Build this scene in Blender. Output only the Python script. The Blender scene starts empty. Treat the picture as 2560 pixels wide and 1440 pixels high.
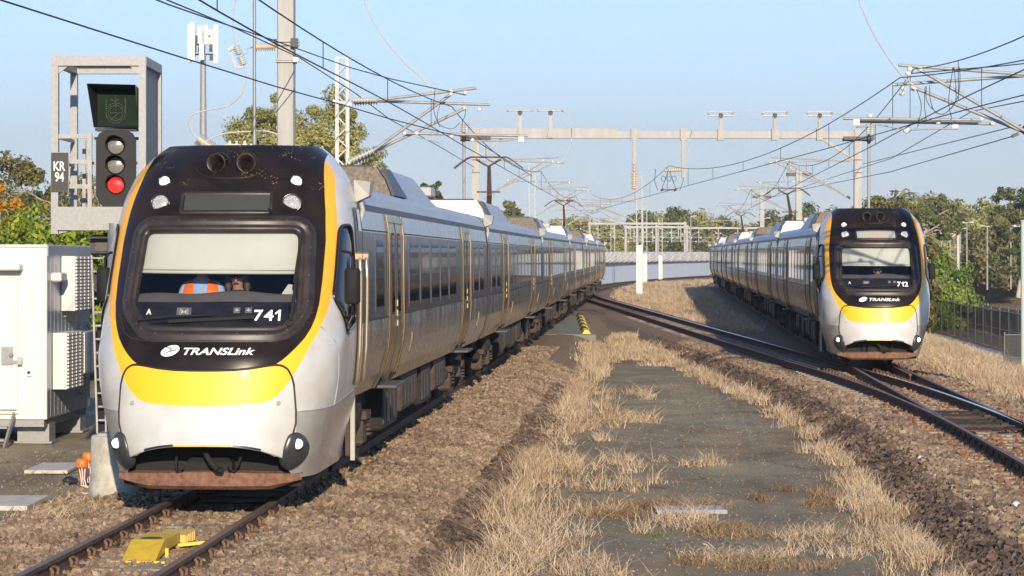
import bpy, math, random
import numpy as np
from mathutils import Vector, Matrix
R = math.radians
scene = bpy.context.scene
COL = scene.collection

# ------------------------------------------------------------------ camera, sky, sun, exposure
CAM_H = 2.62; FPX = 6000.0; HOR = 650.0          # metres above rail, focal length and horizon in photo pixels
cd = bpy.data.cameras.new("camera"); cam = bpy.data.objects.new("camera", cd); COL.objects.link(cam)
cd.sensor_width = 36; cd.lens = 36 * FPX / 2560; cd.shift_y = (HOR - 720) / 2560
cd.clip_start = .5; cd.clip_end = 30000
cam.location = (0, 0, CAM_H); cam.rotation_euler = (R(90), 0, 0)
scene.camera = cam
SUN_EL = R(18); SUN_K = .135                     # sun low behind the camera, a little to the right
to_sun = Vector((math.sin(SUN_K) * math.cos(SUN_EL), -math.cos(SUN_K) * math.cos(SUN_EL), math.sin(SUN_EL)))
w = bpy.data.worlds.new("World"); scene.world = w; w.use_nodes = True
nt = w.node_tree; bg = nt.nodes["Background"]
sky = nt.nodes.new("ShaderNodeTexSky"); sky.sky_type = 'NISHITA'; sky.sun_disc = False
sky.sun_elevation = SUN_EL; sky.sun_rotation = math.atan2(to_sun.x, to_sun.y)
sky.air_density = 1.0; sky.dust_density = 0.0; sky.ozone_density = 5.0
tint = nt.nodes.new('ShaderNodeMix'); tint.data_type = 'RGBA'; tint.blend_type = 'MULTIPLY'; tint.inputs[0].default_value = 1; tint.inputs[7].default_value = (1.03, .985, 1.03, 1)
nt.links.new(sky.outputs[0], tint.inputs[6]); nt.links.new(tint.outputs[2], bg.inputs[0]); bg.inputs[1].default_value = .15
sl = bpy.data.lights.new("sun", 'SUN'); sun = bpy.data.objects.new("sun", sl); COL.objects.link(sun)
sl.energy = 4.9; sl.angle = R(.5); sl.color = (1, .845, .65)
sun.rotation_euler = to_sun.to_track_quat('Z', 'Y').to_euler()
scene.view_settings.view_transform = 'Standard'; scene.view_settings.look = 'None'
scene.view_settings.exposure = 0.52; scene.view_settings.gamma = 1
scene.cycles.max_bounces = 6; scene.cycles.transparent_max_bounces = 24
scene.cycles.sample_clamp_indirect = 6; scene.cycles.use_denoising = True

# ------------------------------------------------------------------ helpers
def at(px, py, Y):
    "a point of the photo at the known distance Y, in metres"
    return Vector(((px - 1280) / FPX * Y, Y, CAM_H - (py - HOR) / FPX * Y))
def elev(Y):
    "the line climbs gently from 60 m on"
    return np.interp(Y, [0, 60, 180, 310, 420], [0, 0, .384, .75, .9])
def tag(o, label=None, cat=None, group=None, kind=None):
    if label: o['label'] = label
    if cat: o['category'] = cat
    if group: o['group'] = group
    if kind: o['kind'] = kind
    return o
def empty(name, loc=(0, 0, 0), rz=0, label=None, cat=None, group=None, parent=None):
    o = bpy.data.objects.new(name, None); COL.objects.link(o); o.location = loc; o.rotation_euler = (0, 0, rz)
    o.empty_display_size = .2
    if parent: o.parent = parent
    return tag(o, label, cat, group)
class MB:
    "collects faces for ONE mesh object"
    def __init__(s): s.v = []; s.f = []; s.m = []; s.sm = []
    def add(s, vs, fs, m=0, smooth=False):
        n = len(s.v); s.v += [tuple(v) for v in vs]
        for f in fs: s.f.append([i + n for i in f]); s.m.append(m); s.sm.append(smooth)
        return s
    def box(s, c, d, m=0, rz=0, bev=0):
        x, y, z = d[0] / 2, d[1] / 2, d[2] / 2
        P = []
        cr, sr = math.cos(rz), math.sin(rz)
        if bev:
            b = min(bev, x * .9, y * .9, z * .9)
            ring = lambda a, e, zz: [(-a, -e + 0, zz), (a, -e, zz), (a, e, zz), (-a, e, zz)]
            L = ring(x - b, y - b, -z) + ring(x, y, -z + b) + ring(x, y, z - b) + ring(x - b, y - b, z)
            F = [(3, 2, 1, 0), (12, 13, 14, 15)]
            for k in range(3):
                for i in range(4):
                    j = (i + 1) % 4; F.append((k * 4 + i, k * 4 + j, k * 4 + 4 + j, k * 4 + 4 + i))
        else:
            L = [(-x, -y, -z), (x, -y, -z), (x, y, -z), (-x, y, -z), (-x, -y, z), (x, -y, z), (x, y, z), (-x, y, z)]
            F = [(3, 2, 1, 0), (4, 5, 6, 7), (0, 1, 5, 4), (1, 2, 6, 5), (2, 3, 7, 6), (3, 0, 4, 7)]
        for a, b_, z_ in L: P.append((c[0] + a * cr - b_ * sr, c[1] + a * sr + b_ * cr, c[2] + z_))
        return s.add(P, F, m)
    def bar(s, p, q, w, h=None, m=0, up=(0, 0, 1)):
        "square bar from p to q"
        h = h or w; p, q = Vector(p), Vector(q); d = (q - p)
        if d.length < 1e-6: return s
        d.normalize(); u = Vector(up)
        if abs(d.dot(u)) > .98: u = Vector((0, 1, 0)) if abs(d.y) < .9 else Vector((1, 0, 0))
        a = d.cross(u).normalized(); b = a.cross(d).normalized()
        P = [e + a * sx * w / 2 + b * sz * h / 2 for e in (p, q) for sx, sz in ((-1, -1), (1, -1), (1, 1), (-1, 1))]
        return s.add(P, [(0, 1, 2, 3), (7, 6, 5, 4), (0, 4, 5, 1), (1, 5, 6, 2), (2, 6, 7, 3), (3, 7, 4, 0)], m)
    def tube(s, pts, r, n=8, m=0, cap=True):
        pts = [Vector(p) for p in pts]; k = len(pts)
        rs = r if isinstance(r, (list, tuple)) else [r] * k
        d0 = (pts[1] - pts[0]).normalized(); u = Vector((0, 0, 1)) if abs(d0.z) < .9 else Vector((1, 0, 0))
        a = d0.cross(u).normalized(); P = []
        for i, p in enumerate(pts):
            d = (pts[min(i + 1, k - 1)] - pts[max(i - 1, 0)]).normalized()
            a = (a - d * a.dot(d)).normalized(); b = d.cross(a)
            for j in range(n):
                t = 2 * math.pi * j / n; P.append(p + (a * math.cos(t) + b * math.sin(t)) * rs[i])
        F = [(i * n + j, i * n + (j + 1) % n, i * n + n + (j + 1) % n, i * n + n + j) for i in range(k - 1) for j in range(n)]
        s.add(P, F, m, True)
        if cap:
            s.add(P[:n], [tuple(range(n))[::-1]], m); s.add(P[-n:], [tuple(range(n))], m)
        return s
    def disc(s, c, d, r, m=0, n=20, depth=.02):
        c, d = Vector(c), Vector(d).normalized()
        return s.tube([c, c + d * depth], r, n, m)
    def lathe(s, c, prof, m=0, n=20, axis=(0, 0, 1)):
        "prof: (radius, height) along axis"
        ax = Vector(axis).normalized(); u = Vector((0, 0, 1)) if abs(ax.z) < .9 else Vector((1, 0, 0))
        a = ax.cross(u).normalized(); b = ax.cross(a); c = Vector(c); P = []
        for r, h in prof:
            for j in range(n):
                t = 2 * math.pi * j / n; P.append(c + ax * h + (a * math.cos(t) + b * math.sin(t)) * r)
        F = [(i * n + j, i * n + (j + 1) % n, i * n + n + (j + 1) % n, i * n + n + j) for i in range(len(prof) - 1) for j in range(n)]
        return s.add(P, F, m, True)
    def grid(s, rows, m=0, smooth=True):
        k = len(rows[0]); P = [p for r in rows for p in r]
        return s.add(P, [(i * k + j, i * k + j + 1, i * k + k + j + 1, i * k + k + j) for i in range(len(rows) - 1) for j in range(k - 1)], m, smooth)
    def prism(s, poly, a, b, m=0):
        "poly: list of 3D points, swept from offset a to offset b"
        n = len(poly); a, b = Vector(a), Vector(b)
        P = [Vector(p) + a for p in poly] + [Vector(p) + b for p in poly]
        F = [tuple(range(n))[::-1], tuple(range(n, 2 * n))] + [(i, (i + 1) % n, n + (i + 1) % n, n + i) for i in range(n)]
        return s.add(P, F, m)
    def mesh(s, name, mats):
        me = bpy.data.meshes.new(name); me.from_pydata(s.v, [], s.f); me.update()
        for m in (mats if isinstance(mats, (list, tuple)) else [mats]): me.materials.append(m)
        me.polygons.foreach_set('material_index', s.m); me.polygons.foreach_set('use_smooth', s.sm)
        return me
    def build(s, name, mats, parent=None, loc=None, **k):
        o = bpy.data.objects.new(name, s.mesh(name, mats)); COL.objects.link(o)
        if parent: o.parent = parent
        if loc is not None: o.location = loc
        return tag(o, **k)
def np_mesh(name, V, Q, mats, attrs=None, smooth=False, mi=None):
    "fast mesh from numpy arrays; Q is (n,4) or (n,3)"
    me = bpy.data.meshes.new(name); k = Q.shape[1]
    me.vertices.add(len(V)); me.vertices.foreach_set('co', np.asarray(V, np.float32).ravel())
    me.loops.add(Q.size); me.loops.foreach_set('vertex_index', Q.astype(np.int32).ravel())
    me.polygons.add(len(Q)); me.polygons.foreach_set('loop_start', np.arange(0, Q.size, k, dtype=np.int32))
    me.polygons.foreach_set('use_smooth', np.full(len(Q), smooth))
    for m in mats: me.materials.append(m)
    if mi is not None: me.polygons.foreach_set('material_index', np.asarray(mi, np.int32))
    for n, a in (attrs or {}).items():
        at_ = me.attributes.new(n, 'FLOAT', 'POINT'); at_.data.foreach_set('value', np.asarray(a, np.float32))
    me.update(calc_edges=True); me.validate()
    return me
def np_obj(name, V, Q, mats, attrs=None, parent=None, smooth=False, mi=None, **k):
    o = bpy.data.objects.new(name, np_mesh(name, V, Q, mats, attrs, smooth, mi)); COL.objects.link(o)
    if parent: o.parent = parent
    return tag(o, **k)
def dup(o, loc=None, rz=None, label=None, parent=None, scale=None, group=None):
    c = o.copy(); COL.objects.link(c)
    if parent is not None: c.parent = parent
    if loc is not None: c.location = loc
    if rz is not None: c.rotation_euler = (c.rotation_euler.x, c.rotation_euler.y, rz)
    if scale is not None: c.scale = scale if isinstance(scale, (tuple, list)) else (scale,) * 3
    if label: c['label'] = label
    if group: c['group'] = group
    for ch in KIDS.get(o.name, ()): dup(ch, parent=c)
    return c
KIDS = {}
def reg(root):
    "remember children so that dup() can copy a thing with its parts"
    for o in list(COL.objects):
        if o.parent: KIDS.setdefault(o.parent.name, [])
    for k in KIDS: KIDS[k] = []
    for o in COL.objects:
        if o.parent: KIDS[o.parent.name].append(o)
    return root

# ------------------------------------------------------------------ materials
M = {}
def mat(name, col, rough=.6, metal=0, var=.15, vscale=6, bump=0, bscale=60, spec=.5, col2=None, coat=0, aniso=0, stretch=None, emis=None, es=0, rvar=0):
    m = bpy.data.materials.new(name); m.use_nodes = True; n = m.node_tree.nodes; L = m.node_tree.links
    p = n['Principled BSDF']; p.inputs['Roughness'].default_value = rough; p.inputs['Metallic'].default_value = metal
    p.inputs['Specular IOR Level'].default_value = spec; p.inputs['Coat Weight'].default_value = coat
    if aniso: p.inputs['Anisotropic'].default_value = aniso
    tc = n.new('ShaderNodeTexCoord'); mp = n.new('ShaderNodeMapping'); L.new(tc.outputs['Object'], mp.inputs[0])
    if stretch: mp.inputs['Scale'].default_value = stretch
    no = n.new('ShaderNodeTexNoise'); no.inputs['Scale'].default_value = vscale; no.inputs['Detail'].default_value = 6; no.inputs['Roughness'].default_value = .65
    L.new(mp.outputs[0], no.inputs[0])
    cr = n.new('ShaderNodeValToRGB'); L.new(no.outputs[0], cr.inputs[0])
    a = col2 if col2 else tuple(c * (1 - var) for c in col); b = col if col2 else tuple(min(1, c * (1 + var)) for c in col)
    cr.color_ramp.elements[0].position = .33; cr.color_ramp.elements[1].position = .67
    cr.color_ramp.elements[0].color = (*a, 1); cr.color_ramp.elements[1].color = (*b, 1)
    L.new(cr.outputs[0], p.inputs['Base Color'])
    if rvar:
        mr = n.new('ShaderNodeMapRange'); L.new(no.outputs[0], mr.inputs[0]); mr.inputs[1].default_value = .3; mr.inputs[2].default_value = .7
        mr.inputs[3].default_value = max(.02, rough - rvar); mr.inputs[4].default_value = rough + rvar; L.new(mr.outputs[0], p.inputs['Roughness'])
    if bump:
        n2 = n.new('ShaderNodeTexNoise'); n2.inputs['Scale'].default_value = bscale; n2.inputs['Detail'].default_value = 4
        L.new(mp.outputs[0], n2.inputs[0]); bp = n.new('ShaderNodeBump'); bp.inputs['Strength'].default_value = bump; bp.inputs['Distance'].default_value = .02
        L.new(n2.outputs[0], bp.inputs['Height']); L.new(bp.outputs[0], p.inputs['Normal'])
    if emis: p.inputs['Emission Color'].default_value = (*emis, 1); p.inputs['Emission Strength'].default_value = es
    M[name] = m; return m
mat('galv', (.27, .27, .265), .5, .35, .12, 22, .04, 30)
mat('galv_pale', (.30, .295, .28), .55, .2, .15, 7)
mat('steel_grey', (.36, .36, .36), .5, .3, .2, 5)
mat('concrete', (.42, .39, .32), .9, 0, .3, 5, .3, 40)
mat('concrete_pale', (.50, .46, .40), .9, 0, .2, 6, .25, 50)
mat('sleeper_con', (.36, .31, .25), .9, 0, .3, 7, .4, 50, col2=(.20, .14, .09))
mat('white_paint', (.60, .585, .54), .5, 0, .06, 3)
mat('cream_panel', (.62, .60, .555), .45, 0, .04, 2)
mat('box_side', (.34, .36, .40), .35, .5, .1, 3, stretch=(1, 8, .3))
mat('black_metal', (.018, .018, .02), .45, 0, .3, 8)
mat('black_matte', (.006, .006, .006), .8, 0, .3, 8)
mat('dark_grey', (.07, .068, .066), .6, 0, .2, 8)
mat('under', (.016, .013, .011), .85, 0, .5, 6, .4, 20)
mat('under_brown', (.062, .041, .028), .85, 0, .4, 7, .3, 25)
mat('rust', (.25, .125, .075), .85, 0, .4, 14, .5, 60, col2=(.11, .05, .03))
mat('rail_side', (.10, .055, .035), .75, .2, .4, 10, .2, 40)
mat('rail_top', (.16, .105, .075), .55, .35, .2, 10)
mat('rail_shiny', (.50, .46, .44), .24, 1, .1, 10)
mat('clip', (.15, .085, .05), .85, 0, .4, 14)
mat('yellow', (.54, .36, .02), .6, 0, .2, 8, .15, 30)
mat('bump_yellow', (.75, .52, .04), .6, 0, .1, 8)
mat('orange_plastic', (.70, .16, .015), .45, 0, .05, 8)
mat('pipe_pink', (.70, .50, .42), .6, 0, .1, 8)
mat('insul', (.40, .385, .35), .3, 0, .1, 8)
mat('insul_brown', (.48, .36, .24), .3, 0, .2, 8)
mat('porcelain', (.62, .61, .58), .25, 0, .03, 8)
mat('wire', (.03, .03, .035), .6, .3, .1, 8)
mat('cable_white', (.42, .41, .38), .6, 0, .1, 8)
mat('silver_paint', (.66, .66, .68), .30, .15, .02, 2, coat=.3)
mat('roof_grey', (.38, .40, .44), .45, .25, .08, 3, stretch=(2, .2, 2))
mat('skirt_grey', (.38, .36, .33), .38, .5, .08, 4)
mat('stainless', (.41, .42, .455), .27, 1, .10, 1.2, .04, 4, aniso=.4, stretch=(1, 3.0, .35), rvar=.07)
mat('stain_dark', (.15, .17, .215), .22, .75, .10, 2, stretch=(1, 2, .4), rvar=.04)
mat('door_bronze', (.36, .28, .18), .28, 1, .12, 2, stretch=(1, 3, .3), rvar=.05)
mat('upper_panel', (.36, .40, .47), .24, .9, .08, 1.5, stretch=(1, 3, .5), rvar=.06)
mat('side_glass', (.012, .013, .015), .04, 0, .2, 3, spec=.9)
mat('red_panel', (.30, .045, .05), .12, 0, .1, 5, spec=.8)
mat('gold_rail', (.42, .33, .22), .35, .7, .1, 8)
mat('navy', (.012, .016, .035), .3, 0, .2, 6)
mat('black_gloss', (.012, .010, .010), .16, 0, .4, 5, coat=.3)
mat('frame_black', (.030, .022, .018), .42, 0, .4, 6)
mat('blind', (.60, .575, .495), .8, 0, .05, 2.2)
mat('dash', (.15, .13, .12), .8, 0, .15, 5)
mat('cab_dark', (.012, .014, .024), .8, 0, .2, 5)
mat('display', (.055, .057, .050), .5, 0, .15, 90, spec=.2)
mat('display_pale', (.33, .36, .31), .35, 0, .08, 30, spec=.6)
mat('white_mark', (.85, .85, .83), .4, 0, .01, 3)
mat('seal', (.010, .009, .009), .6, 0, .2, 6)
mat('horn', (.075, .055, .045), .35, .7, .3, 20)
mat('horn_in', (.05, .04, .035), .5, .4, .4, 15)
mat('lens', (.42, .42, .41), .12, .3, .06, 120, spec=.8)
mat('fog_on', (1, 1, 1), .2, 0, 0, 3, emis=(1, .97, 1), es=5)
mat('lamp_on', (.9, .9, .85), .2, 0, 0, 3, emis=(1, .98, .92), es=.55)
mat('fog_case', (.040, .042, .045), .32, .1, .15, 6)
mat('red_on', (.6, .02, .015), .35, 0, .25, 90, emis=(1, .035, .03), es=.6, spec=.2)
mat('lens_off', (.20, .195, .175), .2, .2, .35, 140)
mat('sig_board', (.017, .016, .016), .75, 0, .15, 6)
mat('sig_green', (.006, .016, .008), .6, 0, .2, 6, spec=.1)
mat('led_dim', (.02, .05, .02), .4, 0, .2, 30)
mat('sign_dark', (.05, .046, .043), .7, 0, .1, 6)
mat('blue_wall', (.40, .46, .54), .6, .1, .06, 3)
mat('razor', (.45, .45, .43), .5, .5, .1, 6)
mat('skin', (.52, .27, .18), .55, 0, .06, 12)
mat('hair', (.07, .04, .025), .6, 0, .3, 20)
mat('hivis', (.95, .17, .02), .6, 0, .06, 9)
mat('shirt', (.30, .44, .68), .8, 0, .12, 14)
mat('navy_cloth', (.02, .025, .05), .8, 0, .2, 12)
mat('reflect_white', (.8, .78, .72), .5, 0, .05, 9)
mat('bark', (.22, .17, .12), .9, 0, .35, 6, .5, 20)
mat('bark_pale', (.42, .35, .27), .9, 0, .3, 6, .3, 20)
mat('speckle', (.16, .13, .10), .8, 0, .5, 18)
mat('pole_green', (.36, .44, .39), .5, 0, .05, 5)
mat('trash', (.02, .02, .03), .4, 0, .3, 10)

def leafmat(name, cols, scale=.25):
    m = bpy.data.materials.new(name); m.use_nodes = True; n = m.node_tree.nodes; L = m.node_tree.links
    p = n['Principled BSDF']; p.inputs['Roughness'].default_value = .55; p.inputs['Specular IOR Level'].default_value = .3
    g = n.new('ShaderNodeNewGeometry'); cr = n.new('ShaderNodeValToRGB'); e = cr.color_ramp.elements
    tc = n.new('ShaderNodeTexCoord'); no = n.new('ShaderNodeTexNoise'); no.inputs['Scale'].default_value = scale; no.inputs['Detail'].default_value = 3
    L.new(tc.outputs['Object'], no.inputs[0])
    mx = n.new('ShaderNodeMath'); mx.operation = 'MULTIPLY_ADD'; L.new(g.outputs['Random Per Island'], mx.inputs[0]); mx.inputs[1].default_value = .55
    m2 = n.new('ShaderNodeMath'); m2.operation = 'MULTIPLY_ADD'; L.new(no.outputs[0], m2.inputs[0]); m2.inputs[1].default_value = 1.1; m2.inputs[2].default_value = -.33
    L.new(m2.outputs[0], mx.inputs[2]); L.new(mx.outputs[0], cr.inputs[0])
    for i, c in enumerate(cols):
        q = e[i] if i < 2 else e.new(1)
        q.position = i / (len(cols) - 1); q.color = (*c, 1)
    L.new(cr.outputs[0], p.inputs['Base Color'])
    tr = n.new('ShaderNodeBsdfTranslucent'); L.new(cr.outputs[0], tr.inputs[0])
    mix = n.new('ShaderNodeMixShader'); mix.inputs[0].default_value = .25
    L.new(p.outputs[0], mix.inputs[1]); L.new(tr.outputs[0], mix.inputs[2]); L.new(mix.outputs[0], n['Material Output'].inputs[0])
    M[name] = m; return m
leafmat('leaf_gum', [(.12, .13, .042), (.34, .325, .10), (.52, .46, .18)], .35)
leafmat('leaf_dark', [(.045, .06, .02), (.125, .145, .042), (.25, .23, .085)], .3)
leafmat('leaf_olive', [(.06, .065, .022), (.18, .165, .055), (.34, .275, .105)], .3)
leafmat('leaf_lush', [(.045, .10, .012), (.19, .27, .025), (.48, .48, .05)], .9)
leafmat('leaf_bright', [(.05, .10, .016), (.16, .235, .035), (.30, .35, .07)], .5)
leafmat('leaf_yellow', [(.22, .11, .012), (.50, .26, .02), (.62, .36, .03)], .8)
leafmat('leaf_brown', [(.08, .055, .03), (.19, .14, .08), (.31, .24, .14)], .5)
leafmat('leaf_palm', [(.04, .06, .018), (.11, .12, .035), (.22, .19, .08)], .5)
leafmat('straw', [(.31, .205, .115), (.56, .42, .265), (.74, .61, .44)], .8)
leafmat('straw_red', [(.15, .085, .045), (.32, .205, .11), (.50, .37, .22)], .8)
leafmat('stone', [(.08, .052, .031), (.215, .15, .095), (.375, .275, .178)], .9)
leafmat('stone_shaded', [(.035, .023, .016), (.105, .07, .045), (.235, .165, .105)], .9)  # darker copy of the stone, shade of the ballast slopes put into its colour
leafmat('stone_rust', [(.10, .045, .02), (.22, .11, .05), (.34, .20, .11)], .9)
for k in ('stone', 'stone_shaded', 'stone_rust'):
    for nn in M[k].node_tree.nodes:
        if nn.type == 'MIX_SHADER': nn.inputs[0].default_value = 0
def glass(name, tint=(.80, .84, .86), rough=.01, ior=1.5):
    m = bpy.data.materials.new(name); m.use_nodes = True; n = m.node_tree.nodes; L = m.node_tree.links
    t = n.new('ShaderNodeBsdfTransparent'); t.inputs[0].default_value = (*tint, 1)
    g = n.new('ShaderNodeBsdfGlossy'); g.inputs['Roughness'].default_value = rough
    f = n.new('ShaderNodeFresnel'); f.inputs[0].default_value = ior
    mx = n.new('ShaderNodeMixShader'); L.new(f.outputs[0], mx.inputs[0]); L.new(t.outputs[0], mx.inputs[1]); L.new(g.outputs[0], mx.inputs[2])
    L.new(mx.outputs[0], n['Material Output'].inputs[0]); M[name] = m; return m
glass('windscreen')
def meshmat(name, col, scale, thick):
    "woven wire or perforated sheet: real holes by a procedural pattern"
    m = bpy.data.materials.new(name); m.use_nodes = True; n = m.node_tree.nodes; L = m.node_tree.links
    p = n['Principled BSDF']; p.inputs['Base Color'].default_value = (*col, 1); p.inputs['Roughness'].default_value = .6
    tc = n.new('ShaderNodeTexCoord'); sx = n.new('ShaderNodeSeparateXYZ'); L.new(tc.outputs['Object'], sx.inputs[0])
    xy = n.new('ShaderNodeMath'); xy.operation = 'ADD'; L.new(sx.outputs[0], xy.inputs[0]); L.new(sx.outputs[1], xy.inputs[1])
    out = []
    for op in ('ADD', 'SUBTRACT'):
        a = n.new('ShaderNodeMath'); a.operation = op; L.new(xy.outputs[0], a.inputs[0]); L.new(sx.outputs[2], a.inputs[1])
        b = n.new('ShaderNodeMath'); b.operation = 'MULTIPLY'; L.new(a.outputs[0], b.inputs[0]); b.inputs[1].default_value = scale
        c = n.new('ShaderNodeMath'); c.operation = 'FRACT'; L.new(b.outputs[0], c.inputs[0])
        d = n.new('ShaderNodeMath'); d.operation = 'LESS_THAN'; L.new(c.outputs[0], d.inputs[0]); d.inputs[1].default_value = thick; out.append(d)
    mx = n.new('ShaderNodeMath'); mx.operation = 'MAXIMUM'; L.new(out[0].outputs[0], mx.inputs[0]); L.new(out[1].outputs[0], mx.inputs[1])
    L.new(mx.outputs[0], p.inputs['Alpha']); M[name] = m; return m
meshmat('chain_link', (.022, .023, .026), 14, .36)
meshmat('perforated', (.16, .17, .19), 22, .45)

# ------------------------------------------------------------------ alignment of the three tracks
GA = 1.067; RH = .0355                             # gauge, half rail head
def xA(Y):
    Y = np.asarray(Y, float); t = np.maximum(0, Y - 175)
    return -3.14 + .059 * (Y - 26.6) + t * t / 1240
def xB0(Y): return 8.88 + .063 * (np.asarray(Y, float) - 58)
def xB(Y):
    t = np.maximum(0, np.asarray(Y, float) - 200); return xB0(Y) + t * t / 1150
def xC(Y):
    Y = np.asarray(Y, float)
    a = np.clip(Y, 36, 58) - 36; s = 7.494 + .063 * a - .094 * a * a / 44
    lin = s - .031 * np.maximum(0, Y - 58)
    b = np.maximum(0, Y - 148); return lin + .045 * b * b / 11 * .5
SA, SB = .059, .063
def smooth(a, b, x):
    t = np.clip((x - a) / (b - a), 0, 1); return t * t * (3 - 2 * t)
rng = np.random.default_rng(7)
def vnoise(x, y, s, seed=0):
    "cheap smooth value noise"
    x = np.asarray(x) * s; y = np.asarray(y) * s; xi = np.floor(x); yi = np.floor(y); fx = x - xi; fy = y - yi
    def h(a, b):
        q = np.sin(a * 127.1 + b * 311.7 + seed * 74.7) * 43758.5453; return q - np.floor(q)
    fx = fx * fx * (3 - 2 * fx); fy = fy * fy * (3 - 2 * fy)
    return (h(xi, yi) * (1 - fx) + h(xi + 1, yi) * fx) * (1 - fy) + (h(xi, yi + 1) * (1 - fx) + h(xi + 1, yi + 1) * fx) * fy
def ground_z(X, Y):
    X = np.asarray(X, float); Y = np.asarray(Y, float)
    lA = X - xA(Y); lB = X - xB(Y); lC = np.where(Y > 36, X - xC(Y), 99.)
    l0 = X - xB0(Y)
    base = np.interp(l0, [2.2, 2.6, 4.5, 9, 12, 15, 22, 60, 80, 110], [-.5, -.55, -.65, -1.75, -1.85, -2.3, -3.9, -3.9, -1.2, 0])
    base = np.where((l0 > 11) & (Y > 290), base + (np.maximum(base, -.7) - base) * smooth(312, 345, Y), base)
    base = np.where(lA < 0, -.25, base)
    d = np.minimum(np.minimum(np.where(lA > 0, lA * .86, -lA), abs(lB)), abs(lC))
    k = smooth(1.45, 2.45, d)
    z = -.175 * (1 - k) + base * k
    z = z + elev(Y)
    z += (vnoise(X, Y, 1.3, 1) - .5) * .05 * k + (vnoise(X, Y, 6, 2) - .5) * .03 * (1 - k) * (Y < 130)
    z = np.where((Y > 400), np.maximum(z, .3 + 0 * Y), z) if False else z
    return z
def masks(X, Y):
    lA = X - xA(Y); lB = X - xB(Y); lC = np.where(Y > 36, X - xC(Y), 99.)
    d = np.minimum(np.minimum(np.where(lA > 0, lA * .86, -lA), abs(lB)), abs(lC))
    wob = (vnoise(X, Y, .8, 3) - .5) * .7 + (vnoise(X, Y, 3, 4) - .5) * .35
    ballast = 1 - smooth(2.15, 2.55, d + wob * .6)
    mid = (lA > 0) & (lB < 0)
    pave = np.where(mid, (1 - smooth(66, 78, Y + wob * 9)) * smooth(2.35, 3.55, d + wob * 1.7) * (1 - .75 * smooth(.60, .78, vnoise(X, Y, .55, 21) * .7 + vnoise(X, Y, 2.2, 22) * .3)), 0.)
    pave = np.where(lA < 0, 1 - smooth(9, 13, -lA + wob * 3), pave)
    pave = pave * (1 - ballast)
    rust = np.exp(-(d / .75) ** 2)
    return ballast, pave, rust

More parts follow.
